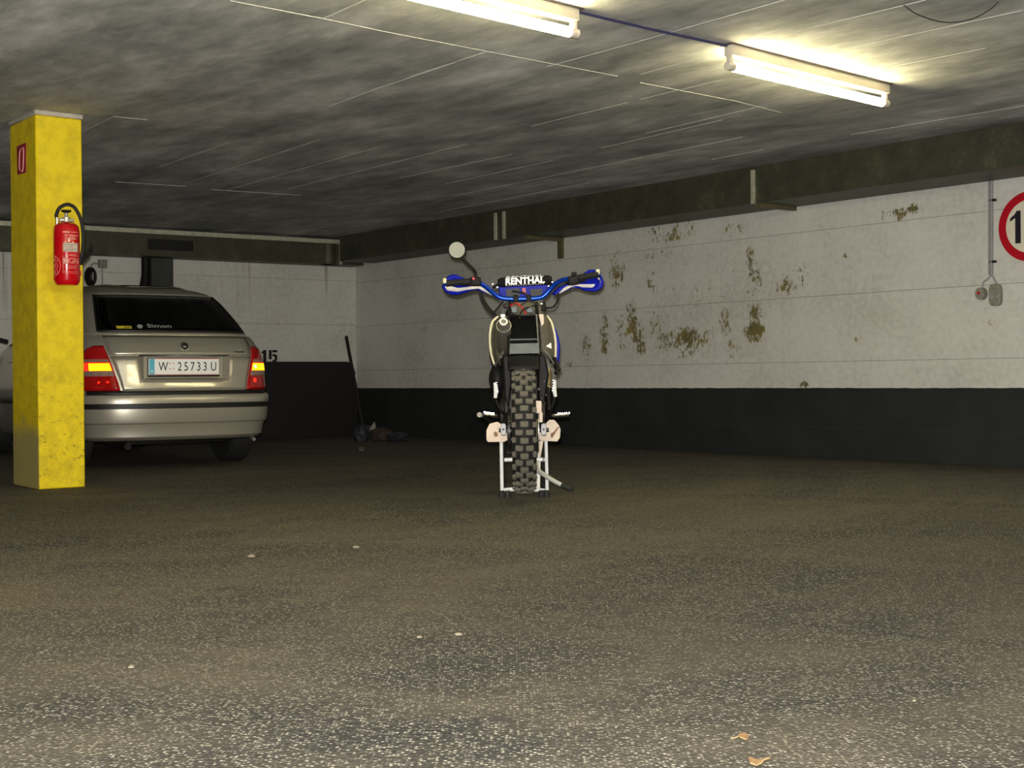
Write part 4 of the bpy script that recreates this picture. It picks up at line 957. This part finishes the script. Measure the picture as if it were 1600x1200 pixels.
for (a, b_, c) in (((795, 553, 6.86), (796, 520, 6.98), (797, 474, 7.35)), ((843, 552, 6.86), (841, 520, 6.98), (838, 474, 7.35))):
    MB().tube([B(*a), B(*b_), B(*c)], 0.0105, 10).build('sub_frame_tube', M['dark_metal'], bike)
MB().tube([B(842, 553, 6.83), B(840, 520, 6.95), B(838, 492, 7.0)], 0.003, 6).build('frame_edge', M['alloy'], bike)
# black flanks above the tyre
for (pts_, nm) in (([(785, 556), (798, 553), (800, 600), (794, 640), (788, 620), (786, 585)], 'left_flank'), ([(842, 552), (852, 556), (858, 585), (852, 625), (843, 640), (840, 600)], 'right_flank')):
    bev(MB().prism([B(x, y, 6.95) for x, y in pts_], (0, 0.22, 0)).build('frame_flank', M['black_plastic'], bike), 0.01)
# electrics under the missing seat
MB().prism([B(793, 473, 7.36), B(845, 471, 7.36), B(846, 493, 7.30), B(794, 494, 7.30)], (0, 0.05, 0)).build('battery_tray', M['grey_plastic'], bike)
for px in (803, 828): MB().box(B(px, 484, 7.28), (0.035, 0.04, 0.034), None, 0.004).build('relay', M['slate'], bike)
wm = [((797, 478), (806, 474), (815, 480), (822, 491)), ((800, 490), (810, 494), (818, 484), (838, 476)), ((812, 497), (815, 486), (824, 478), (842, 487)), ((798, 472), (812, 477), (826, 471), (844, 478))]
for k, w_ in enumerate(wm):
    MB().tube(smooth([B(x, y, 7.255 + 0.01 * (i % 2)) for i, (x, y) in enumerate(w_)]), 0.004, 6).build('wiring', [M['red_plastic'], M['black_plastic'], M['bracket'], M['brown_card']][k], bike)
# silencer on the left
a, b_ = B(787, 504, 6.86), B(788, 556, 7.28)
dm = (b_ - a).normalized()
MB().lathe([(0.020, -0.002), (0.033, 0.030), (0.036, 0.036), (0.036, 0.34), (0.030, 0.38), (0.02, 0.42)], a, dm, 28).build('silencer', M['muffler'], bike)
MB().lathe([(0.013, -0.014), (0.020, -0.014), (0.021, -0.002), (0.021, 0.012), (0.013, 0.012)], a, dm, 24, True).build('silencer_tip', M['bright_steel'], bike)
MB().lathe([(0.037, 0.036), (0.0385, 0.038), (0.0385, 0.046), (0.037, 0.048)], a, dm, 28).build('silencer_band', M['alloy'], bike)
MB().lathe([(0.001, 0.02), (0.0125, 0.02), (0.0125, 0.018), (0.001, 0.018)], a, dm, 16).build('silencer_bore', M['car_black'], bike)
MB().tube(smooth([b_ - dm * 0.02, b_ + dm * 0.1 + Vector((0, 0.1, -0.05)), Vector((BX - 0.09, 7.55, 0.5)), Vector((BX - 0.03, 7.72, 0.55))]), 0.02, 10).build('exhaust_pipe', M['dark_metal'], bike)
MB().box(B(786, 494, 6.98), (0.028, 0.03, 0.02), None, 0.004).build('silencer_mount', M['alloy'], bike)
# side panels / tank shrouds: bulging shells with pale edges
def shroud(outer, inner, nm, sgn):
    m_ = MB(); rows = []
    n = len(outer)
    for i in range(n):
        o_, i_ = B(*outer[i], 7.42), B(*inner[i], 7.12)
        mid = (o_ + i_) / 2 + Vector((sgn * 0.012, 0.03, 0)); fw = o_ + Vector((-sgn * 0.015, 0.22, 0))
        rows.append([i_, mid, o_, o_ + Vector((sgn * 0.004, 0.06, 0)), fw])
    m_.grid(rows); s_ = m_.build('side_panel', M['grey_plastic'], bike, thick=0.004)
    MB().tube(smooth([B(*p, 7.415) for p in outer], 5), 0.0085, 8).build('panel_edge', M['ivory'], s_)
    return s_
shroud([(779, 495), (770, 503), (766.5, 518), (766, 535), (768, 552), (773, 569)], [(792, 494), (790, 503), (788, 520), (788, 535), (786, 552), (782, 557)], 'l', -1)
shroud([(854, 494), (861, 504), (865.5, 520), (867.5, 535), (867.5, 552), (866, 567)], [(846, 490), (846, 503), (847, 520), (848, 535), (850, 550), (855, 556)], 'r', 1)
bev(MB().prism([B(x, y, 7.5) for x, y in ((867, 510), (872, 525), (875, 540), (874, 560), (871, 580), (867, 575), (866, 540))], (0, 0.2, 0)).build('radiator_shroud', M['blue_plastic'], bike), 0.006)
bev(MB().prism([B(x, y, 7.5) for x, y in ((764, 512), (763, 535), (765, 560), (769, 575), (770, 540), (768, 512))], (0, 0.2, 0)).build('radiator_shroud', M['black_plastic'], bike), 0.004)
MB().prism([B(853, 541, 7.1), B(861, 535, 7.1), B(862, 545, 7.1)], (0, 0.006, 0)).build('white_decal', M['white_plastic'], bike)
MB().prism([B(842, 491, 7.08), B(849, 491, 7.08), B(850, 505, 7.08), B(846, 510, 7.08)], (0, 0.03, 0)).build('rubber_flap', M['cream_board'], bike)
MB().tube([B(849, 547, 7.02), B(858, 556, 7.05), B(865, 568, 7.1)], 0.005, 8).build('panel_strut', M['alloy'], bike)
MB().tube([B(783, 558, 7.05), B(778, 562, 7.1), B(774, 572, 7.2)], 0.005, 8).build('panel_strut', M['alloy'], bike)
# dark bulge of the engine cover on the left, spring and linkage on the right
m_ = MB(); cc = B(777, 590, 7.25)
rows = [[cc + Vector((0.046 * math.sin(t) * math.cos(f_), 0.07 * math.sin(t) * math.sin(f_), 0.075 * math.cos(t) - 0.01 * math.sin(t))) for f_ in lin(0, 2 * PI, 20)] for t in lin(0.02, PI - 0.02, 12)]
m_.grid(rows).build('engine_cover', M['black_plastic'], bike)
hel = [B(857, 590, 7.05) + Vector((0.012 * math.cos(t), 0.012 * math.sin(t), 0.05 - 0.10 * t / (9 * 2 * PI))) for t in lin(0, 9 * 2 * PI, 90)]
MB().tube(hel, 0.0028, 6).build('shock_spring', M['gold_spring'], bike)
MB().tube([B(857, 571, 7.05), B(857, 612, 7.05)], 0.007, 8).build('shock_rod', M['alloy'], bike)
MB().tube([B(866, 560, 7.15), B(872, 577, 7.1), B(868, 584, 7.08)], [0.012, 0.016, 0.010], 8).build('linkage_cap', M['black_plastic'], bike)
MB().tube(smooth([B(846, 600, 6.98), B(850, 610, 6.96), B(846, 620, 6.95), B(852, 632, 6.95)]), 0.005, 8).build('brake_hose', M['black_rubber'], bike)
for px, py, r_ in ((842, 608, .010), (850, 596, .007), (853, 617, .006), (846, 622, .006), (862, 600, .008)):
    MB().lathe([(r_ * .6, -0.01), (r_, 0), (r_, 0.012)], B(px, py, 6.92), (0, 1, 0), 10).build('bolt_head', M['engine'], bike)
MB().tube([B(856, 605, 6.98), B(858, 640, 6.96)], 0.008, 8).build('brake_reservoir_rod', M['dark_metal'], bike)
# frame and engine
MB().box((BX, 7.55, 0.50), (0.20, 0.36, 0.30), None, 0.04).build('engine', M['engine'], bike)
MB().lathe([(0.085, -0.12), (0.09, -0.10), (0.09, 0.10), (0.085, 0.12)], (BX, 7.48, 0.43), AX, 24).build('crank_case', M['engine'], bike)
MB().lathe([(0.07, 0), (0.075, 0.02), (0.075, 0.15), (0.05, 0.2)], (BX, 7.66, 0.60), (0, 0.15, 1), 16).build('engine_barrel', M['engine'], bike)
for sx in (-0.09, 0.09):
    MB().tube(smooth([Vector((BX + sx, 7.28, 0.36)), Vector((BX + sx * 0.9, 7.55, 0.325)), Vector((BX + sx * 0.6, 7.82, 0.42)), Vector((BX + sx * 0.3, 7.90, 0.90))]), 0.014, 10).build('frame_tube', M['dark_metal'], bike)
    MB().tube(smooth([Vector((BX + sx, 7.28, 0.36)), Vector((BX + sx, 7.30, 0.62)), Vector((BX + sx * 0.9, 7.42, 0.82)), Vector((BX + sx * 0.3, 7.86, 0.98))]), 0.014, 10).build('frame_tube', M['dark_metal'], bike)
    MB().tube([Vector((BX + sx * 1.1, 7.80, 1.08)), Vector((BX + sx * 1.1, 7.98, 0.78))], 0.026, 12).build('fork_tube', M['alloy'], bike)
    MB().tube([Vector((BX + sx * 1.1, 7.97, 0.80)), Vector((BX + sx * 1.1, 8.24, 0.385))], 0.022, 12).build('fork_leg', M['dark_metal'], bike)
MB().tube([CF - AX * 0.12, CF + AX * 0.12], 0.01, 10).build('front_axle', M['dark_metal'], bike)
rows = [[CF + Vector((x, 0.40 * math.cos(a), 0.40 * math.sin(a) - 0.5 * abs(x) ** 1.6 + 0.05)) for x in lin(-0.06, 0.06, 6)] for a in lin(math.radians(20), math.radians(150), 14)]
MB().grid(rows).build('front_mudguard', M['blue_plastic'], bike, thick=0.004)
rows = []
for k in range(8):
    y = 7.40 + k * 0.07; hgt = 0.06 * math.sin(PI * (k + 1) / 9); wd = 0.05 + 0.055 * math.sin(PI * (k + 1) / 9)
    rows.append([Vector((BX + wd * math.cos(t), y, 0.86 + 0.02 * k + (0.05 + hgt) * math.sin(t))) for t in lin(0, 2 * PI, 16)])
MB().grid(rows).build('fuel_tank', M['black_plastic'], bike)
# foot pegs, folded pegs, levers
for pts_, r_ in ((((778, 650, 7.22), (771, 649, 7.22), (757, 647, 7.22)), 0.011), (((862, 649, 7.22), (872, 649, 7.22), (889, 648, 7.22)), 0.010)):
    pg = MB().tube([B(*p) for p in pts_], [0.009, r_, r_ * 0.8], 8); A_, C_ = B(*pts_[1]), B(*pts_[2])
    for k in range(6): pg.box(A_ + (C_ - A_) * (k / 5) + Vector((0, 0, 0.010)), (0.005, 0.03, 0.008))
    pg.build('foot_peg', M['chrome'], bike)
for pts_ in (((773, 598, 7.15), (775, 612, 7.15), (774, 622, 7.15)), ((867, 594, 7.15), (866, 610, 7.15), (868, 620, 7.15))):
    pg = MB().tube([B(*p) for p in pts_], [0.007, 0.012, 0.009], 8); A_, C_ = B(*pts_[0]), B(*pts_[1])
    for k in range(5): pg.box(A_ + (C_ - A_) * (k / 4) + Vector((0.008 if pts_[0][0] < 800 else -0.008, 0, 0)), (0.010, 0.02, 0.006))
    pg.build('folded_peg', M['white_paint'], bike)
MB().tube(smooth([B(775, 625, 7.16), B(782, 640, 7.15), B(788, 648, 7.2)]), 0.007, 8).build('peg_hanger', M['dark_metal'], bike)
MB().tube(smooth([B(867, 622, 7.16), B(862, 636, 7.15), B(858, 648, 7.2)]), 0.007, 8).build('peg_hanger', M['dark_metal'], bike)
lv = MB().tube(smooth([B(752, 648, 7.30), B(762, 656, 7.34), B(772, 662, 7.38), B(784, 660, 7.42)]), 0.011, 8).build('gear_lever', M['black_plastic'], bike)
MB().tube([B(749, 648, 7.27), B(753, 649, 7.31)], [0.014, 0.012], 10).build('lever_tip', M['mortar'], lv)
# handlebar, clamps, pad
bar = [(694, 443, 7.66), (712, 441, 7.68), (735, 440, 7.71), (748, 442, 7.74), (760, 449, 7.76), (772, 459, 7.775), (782, 465, 7.78), (795, 467, 7.78), (817, 467, 7.78), (838, 466, 7.78), (849, 463, 7.78), (860, 452, 7.775), (870, 442, 7.76), (882, 437, 7.74), (900, 434.5, 7.71), (920, 431, 7.68), (938, 428, 7.66)]
MB().tube(smooth([B(*p) for p in bar], 5), 0.0135, 14).build('handlebar', M['blue_bar'], bike)
for pts_ in (((697, 443, 7.655), (720, 440.5, 7.685), (736, 440, 7.705)), ((936, 428.5, 7.655), (920, 431, 7.675), (905, 434, 7.70))):
    g_ = MB().tube([B(*p) for p in pts_], [0.019, 0.0165, 0.019], 14); A_, C_ = B(*pts_[0]), B(*pts_[2]); d = (C_ - A_).normalized()
    for k in range(1, 8):
        q = A_ + (C_ - A_) * k / 8.5; g_.tube([q - d * 0.002, q + d * 0.002], 0.0185, 12)
    g_.build('grip', M['black_rubber'], bike)
for px in (806, 826):
    MB().box(B(px, 467, 7.78), (0.03, 0.05, 0.045), None, 0.006).build('bar_clamp', M['black_plastic'], bike)
    MB().lathe([(0.005, 0), (0.005, 0.006)], B(px - 2, 461, 7.755), (0, 0, 1), 8).build('clamp_bolt', M['chrome'], bike)
MB().box((BX, 7.82, B(818, 478, 7.82).z), (0.21, 0.07, 0.03), None, 0.008).build('triple_clamp', M['dark_metal'], bike)
A_, C_ = B(783, 441.5, 7.76), B(857, 437.5, 7.76); d = (C_ - A_).normalized()
pd = MB().tube([A_ - d * 0.02, A_, C_, C_ + d * 0.02], [0.018, 0.027, 0.027, 0.018], 8).build('bar_pad', M['black_plastic'], bike)
MB().tube([B(770, 450, 7.77), A_], 0.007, 8).build('cross_brace', M['black_plastic'], bike); MB().tube([C_, B(865, 446, 7.77)], 0.007, 8).build('cross_brace', M['black_plastic'], bike)
mid = (A_ + C_) / 2; upv = AX.cross(Vector((0, 1, 0)))
text('pad_lettering', 'RENTHAL', 0.050, M['white_paint'], pd, mid + Vector((0, -0.0285, 0.0)), d, (0, 0, 1), 0.002, sx=1.02, bold=0.0022)
text('pad_small_lettering', 'RENTHAL', 0.026, M['white_paint'], pd, mid + Vector((0, -0.014, 0.0255)), d, (0, 0.75, 0.66), 0.001, sx=1.9)
for k in range(16): MB().box(mid + d * (-0.105 + 0.014 * k) + Vector((0, -0.02, -0.0215)), (0.006, 0.003, 0.003)).build('pad_dash', M['white_paint'], pd)
for px, py in ((777, 449), (770, 444), (857, 447), (863, 441)):
    MB().lathe([(0.004, -0.006), (0.007, 0), (0.007, 0.02)], B(px, py, 7.75), (0, 1, 0), 10).build('brace_bolt', M['chrome'], bike)
# blue front plate behind the bars
fpn = [(779, 446), (858, 443), (857, 458), (850, 466), (838, 470), (798, 471), (787, 467), (780, 460)]
fp = bev(MB().prism([B(x, y, 7.93) for x, y in fpn], (0, 0.03, 0)).build('front_plate', M['blue_plastic'], bike), 0.006)
MB().prism([B(x, y, 7.925) for x, y in ((790, 452), (812, 450), (812, 464), (792, 464))], (0, 0.004, 0)).build('dark_patch', M['car_black'], fp)
MB().prism([B(x, y, 7.925) for x, y in ((816, 450), (821, 450), (822, 459), (817, 460))], (0, 0.004, 0)).build('red_patch', M['red_plastic'], fp)
MB().prism([B(x, y, 7.925) for x, y in ((828, 452), (848, 451), (846, 462), (830, 463))], (0, 0.004, 0)).build('dark_patch', M['car_black'], fp)
# hand guards
def guard(outl, stripe, nm):
    m_ = MB(); xs = [p[0] for p in outl]; cx = sum(xs) / len(xs); cy = sum(p[1] for p in outl) / len(outl)
    Yf = lambda x: 7.80 - 0.09 * ((x - 818) / 125) ** 2 + 0.05
    rows = []
    for sc_ in (1.0, 0.8, 0.5, 0.02):
        rows.append([B(cx + (x - cx) * sc_, cy + (y - cy) * sc_, Yf(cx + (x - cx) * sc_) + 0.025 * (1 - sc_)) for x, y in outl + [outl[0]]])
    g_ = m_.grid(rows).build('hand_guard', M['blue_plastic'], bike, thick=0.012)
    top, bot = stripe; n = len(top)
    MB().grid([[B(x, y, Yf(x) - 0.004) for x, y in r] for r in (top, [((a[0] + b_[0]) / 2, (a[1] + b_[1]) / 2) for a, b_ in zip(top, bot)], bot)]).build('guard_stripe', M['white_plastic'], g_, thick=0.006)
    return g_
lo_ = [(690, 449), (693, 441), (699, 432), (706, 428.5), (713, 429), (722, 433), (735, 438), (748, 443), (757, 446), (768, 453), (776, 461), (772, 463), (762, 458), (750, 452.5), (738, 454), (726, 458), (715, 461.5), (705, 461), (696, 457)]
guard(lo_, ([(694, 445), (699, 440.5), (704, 442), (703, 447), (715, 450), (730, 448.5), (747, 445.5), (757, 448), (768, 455), (776, 459)], [(693, 449), (694, 451), (696, 453), (702, 454.5), (715, 456), (730, 453), (747, 451), (757, 456), (767, 461), (774, 463)]), 'l')
ro_ = [(941, 433), (944, 441), (941, 450), (934, 455), (927, 456), (915, 455), (905, 451), (895, 449.5), (885, 453), (875, 459), (866, 462), (862, 459), (870, 451), (880, 445), (893, 442), (905, 434), (913, 426), (920, 421.5), (929, 421), (936, 425)]
guard(ro_, ([(933, 433.5), (938, 432), (941, 436), (938, 443), (925, 444), (905, 444), (893, 446), (880, 446), (865, 456)], [(935, 436.5), (936.5, 437), (938, 441), (936, 447.5), (925, 449.5), (908, 449), (893, 448.5), (876, 458), (865, 461)]), 'r')
for px, py in ((695, 439), (934, 425)): MB().box(B(px, py, 7.66), (0.022, 0.03, 0.030), None, 0.006).build('guard_end', M['ivory'], bike)
# switch gear, levers, mirror
sw = MB().box(B(743, 440, 7.70), (0.062, 0.05, 0.05), Matrix.Rotation(0.05, 3, 'Y'), 0.010); sw.build('switch_block', M['black_plastic'], bike)
MB().lathe([(0.009, 0), (0.009, 0.01), (0.006, 0.013)], B(740, 435.5, 7.675), (0, -1, 0), 14).build('stop_button', M['red_plastic'], bike)
tw = MB().box(B(896, 438, 7.69), (0.06, 0.05, 0.052), Matrix.Rotation(-0.12, 3, 'Y'), 0.010); tw.box(B(897, 428, 7.70), (0.03, 0.03, 0.02), None, 0.005); tw.build('throttle_block', M['black_plastic'], bike)
MB().tube(smooth([B(742, 446, 7.75), B(728, 445, 7.80), B(712, 447, 7.80), B(702, 447, 7.78)]), [0.006] * 19, 8).build('clutch_lever', M['black_plastic'], bike)
MB().tube(smooth([B(893, 443, 7.75), B(908, 440, 7.80), B(924, 437, 7.80), B(934, 436, 7.78)]), [0.006] * 19, 8).build('brake_lever', M['black_plastic'], bike)
MB().tube([B(884, 440, 7.74), B(896, 441, 7.74)], 0.016, 10).build('master_cylinder', M['black_plastic'], bike)
ms = MB().tube(smooth([B(742, 436, 7.72), B(743.5, 428, 7.72), B(740, 421, 7.71), B(730, 411, 7.70), B(721, 402, 7.69)]), 0.0078, 10).build('mirror_stem', M['black_plastic'], bike)
mc = B(714, 390.5, 7.66); mn = Vector((0.10, -1, -0.02)).normalized()
mr = MB(); ux = Vector((0.8, 0, -0.6)); 
hs = MB().lathe([(0.046, 0.0), (0.049, -0.004), (0.047, -0.014), (0.03, -0.028), (0.001, -0.034)], mc, mn, 32).build('mirror_housing', M['black_plastic'], bike)
hs2 = MB().lathe([(0.001, 0.0012), (0.044, 0.0012), (0.045, 0.0)], mc, mn, 32).build('mirror_glass', M['mirror'], hs)
MB().tube([mc - mn * 0.02, B(720, 403, 7.69)], [0.012, 0.008], 10).build('mirror_mount', M['black_plastic'], hs)
# control cables
for pts_ in ([(749, 457, 7.76), (752, 468, 7.74), (760, 482, 7.66), (772, 494, 7.55)], [(752, 456, 7.78), (756, 468, 7.76), (764, 481, 7.68), (776, 493, 7.58)], [(786, 471, 7.78), (779, 480, 7.74), (771, 490, 7.66)], [(872, 458, 7.78), (871, 470, 7.80), (864, 480, 7.82), (852, 481, 7.82)], [(843, 437, 7.80), (856, 437, 7.82), (868, 444, 7.84), (876, 450, 7.84)], [(800, 455, 7.86), (818, 458, 7.86), (826, 464, 7.86)]):
    MB().tube(smooth([B(*p) for p in pts_]), 0.006, 8).build('control_cable', M['black_rubber'], bike)
MB().box(B(849, 479, 7.72), (0.03, 0.04, 0.05), None, 0.008).build('ignition_switch', M['black_plastic'], bike)
for px, py in ((843, 474), (846, 474.5)): MB().lathe([(0.004, 0), (0.006, 0.004), (0.006, 0.02)], B(px, py, 7.68), (0, 1, 0), 8).build('chrome_bolt', M['chrome'], bike)

# ------------------------------------------------------------------ the white lift stand under the bike
sd0 = Q(819, 776, 0)
sd = thing('bike_stand', 'white tubular lift stand with cream boards under the dirt bike', 'stand', (BX, 7.3, 0))
YS = 7.22
def stube(pts, r, nm, m=M['white_paint'], n=10): return MB().tube([B(*p) for p in pts], r, n).build(nm, m, sd)
stube([(783, 678, 7.12), (784.5, 770, 7.16)], 0.0095, 'upright'); stube([(853, 680, 7.12), (855, 770, 7.16)], 0.009, 'upright')
stube([(845, 688, 7.40), (842, 718, 7.36), (840.5, 765, 7.24)], [0.008, 0.010, 0.012], 'lift_arm')
stube([(784, 766, 7.16), (806, 764, 7.2), (832, 764.5, 7.2), (855, 767, 7.16)], 0.011, 'base_bar')
stube([(788, 718.5, 7.3), (803, 718, 7.3), (848, 718, 7.3), (853, 718, 7.25)], 0.011, 'cross_bar')
stube([(792, 764, 7.14), (793, 773, 7.12)], 0.010, 'foot_bracket')
for px in (784, 793, 846, 854):
    c = Q(px, 777, 0); c.y = 7.13; c.x = P(px, 770, 7.13).x
    MB().lathe([(0.018, 0.0), (0.018, 0.022), (0.012, 0.036)], (c.x, c.y, 0), (0, 0, 1), 14).build('rubber_foot', M['black_rubber'], sd)
for sx in (-0.11, 0.11):
    MB().tube([Vector((BX + sx, 7.14, 0.025)), Vector((BX + sx, 7.62, 0.02))], 0.011, 10).build('base_rail', M['dark_metal'], sd)
    MB().tube([Vector((BX + sx, 7.60, 0.02)), Vector((BX + sx, 7.55, 0.29))], 0.011, 10).build('rear_upright', M['dark_metal'], sd)
    MB().lathe([(0.02, 0), (0.02, 0.03)], (BX + sx, 7.60, 0.0), (0, 0, 1), 12).build('rubber_foot', M['black_rubber'], sd)
MB().box((BX, 7.40, 0.300), (0.20, 0.40, 0.018), None, 0.004).build('support_plate', M['dark_metal'], sd)
lb = bev(MB().prism([B(x, y, 7.10) for x, y in ((760, 672), (765, 662), (777, 659), (792, 667), (793, 688), (788, 690.5), (763, 691), (760, 688))], (0, 0.012, 0)).build('side_board', M['cream_board'], sd), 0.003)
rb = bev(MB().prism([B(x, y, 7.10) for x, y in ((843, 672), (858, 656), (866, 656), (873, 664), (876, 671), (875, 684), (871, 690), (846, 689), (841, 686)) ], (0, 0.012, 0)).build('side_board', M['cream_board'], sd), 0.003)
MB().prism([B(x, y, 7.098) for x, y in ((771, 678), (773, 674), (777, 676), (778, 681), (774, 683))], (0, 0.001, 0)).build('oil_stain', M['stain'], lb)
MB().prism([B(x, y, 7.098) for x, y in ((860, 678), (866, 674), (872, 666), (873, 668), (867, 678), (863, 684), (861, 684))], (0, 0.001, 0)).build('oil_stain', M['stain'], rb)
MB().prism([B(x, y, 7.12) for x, y in ((841, 689), (849, 689), (845, 712), (842, 716))], (0, 0.012, 0)).build('gusset', M['cream_board'], sd)
lev = stube([(838.5, 722, 7.10), (838, 732, 7.02), (843, 737, 6.98), (856, 746, 6.93), (870, 754, 6.90), (880, 759, 6.88)], [0.010, 0.012, 0.012, 0.012, 0.0115, 0.011], 'foot_lever', M['bright_steel'], 12)
MB().tube([B(878, 758, 6.885), B(886, 762, 6.87), B(895, 764, 6.86)], [0.014, 0.015, 0.014], 12).build('lever_rubber', M['black_rubber'], lev)
MB().tube([B(860, 748, 6.92), B(862, 741, 6.92)], 0.003, 6).build('lever_pin', M['chrome'], lev)
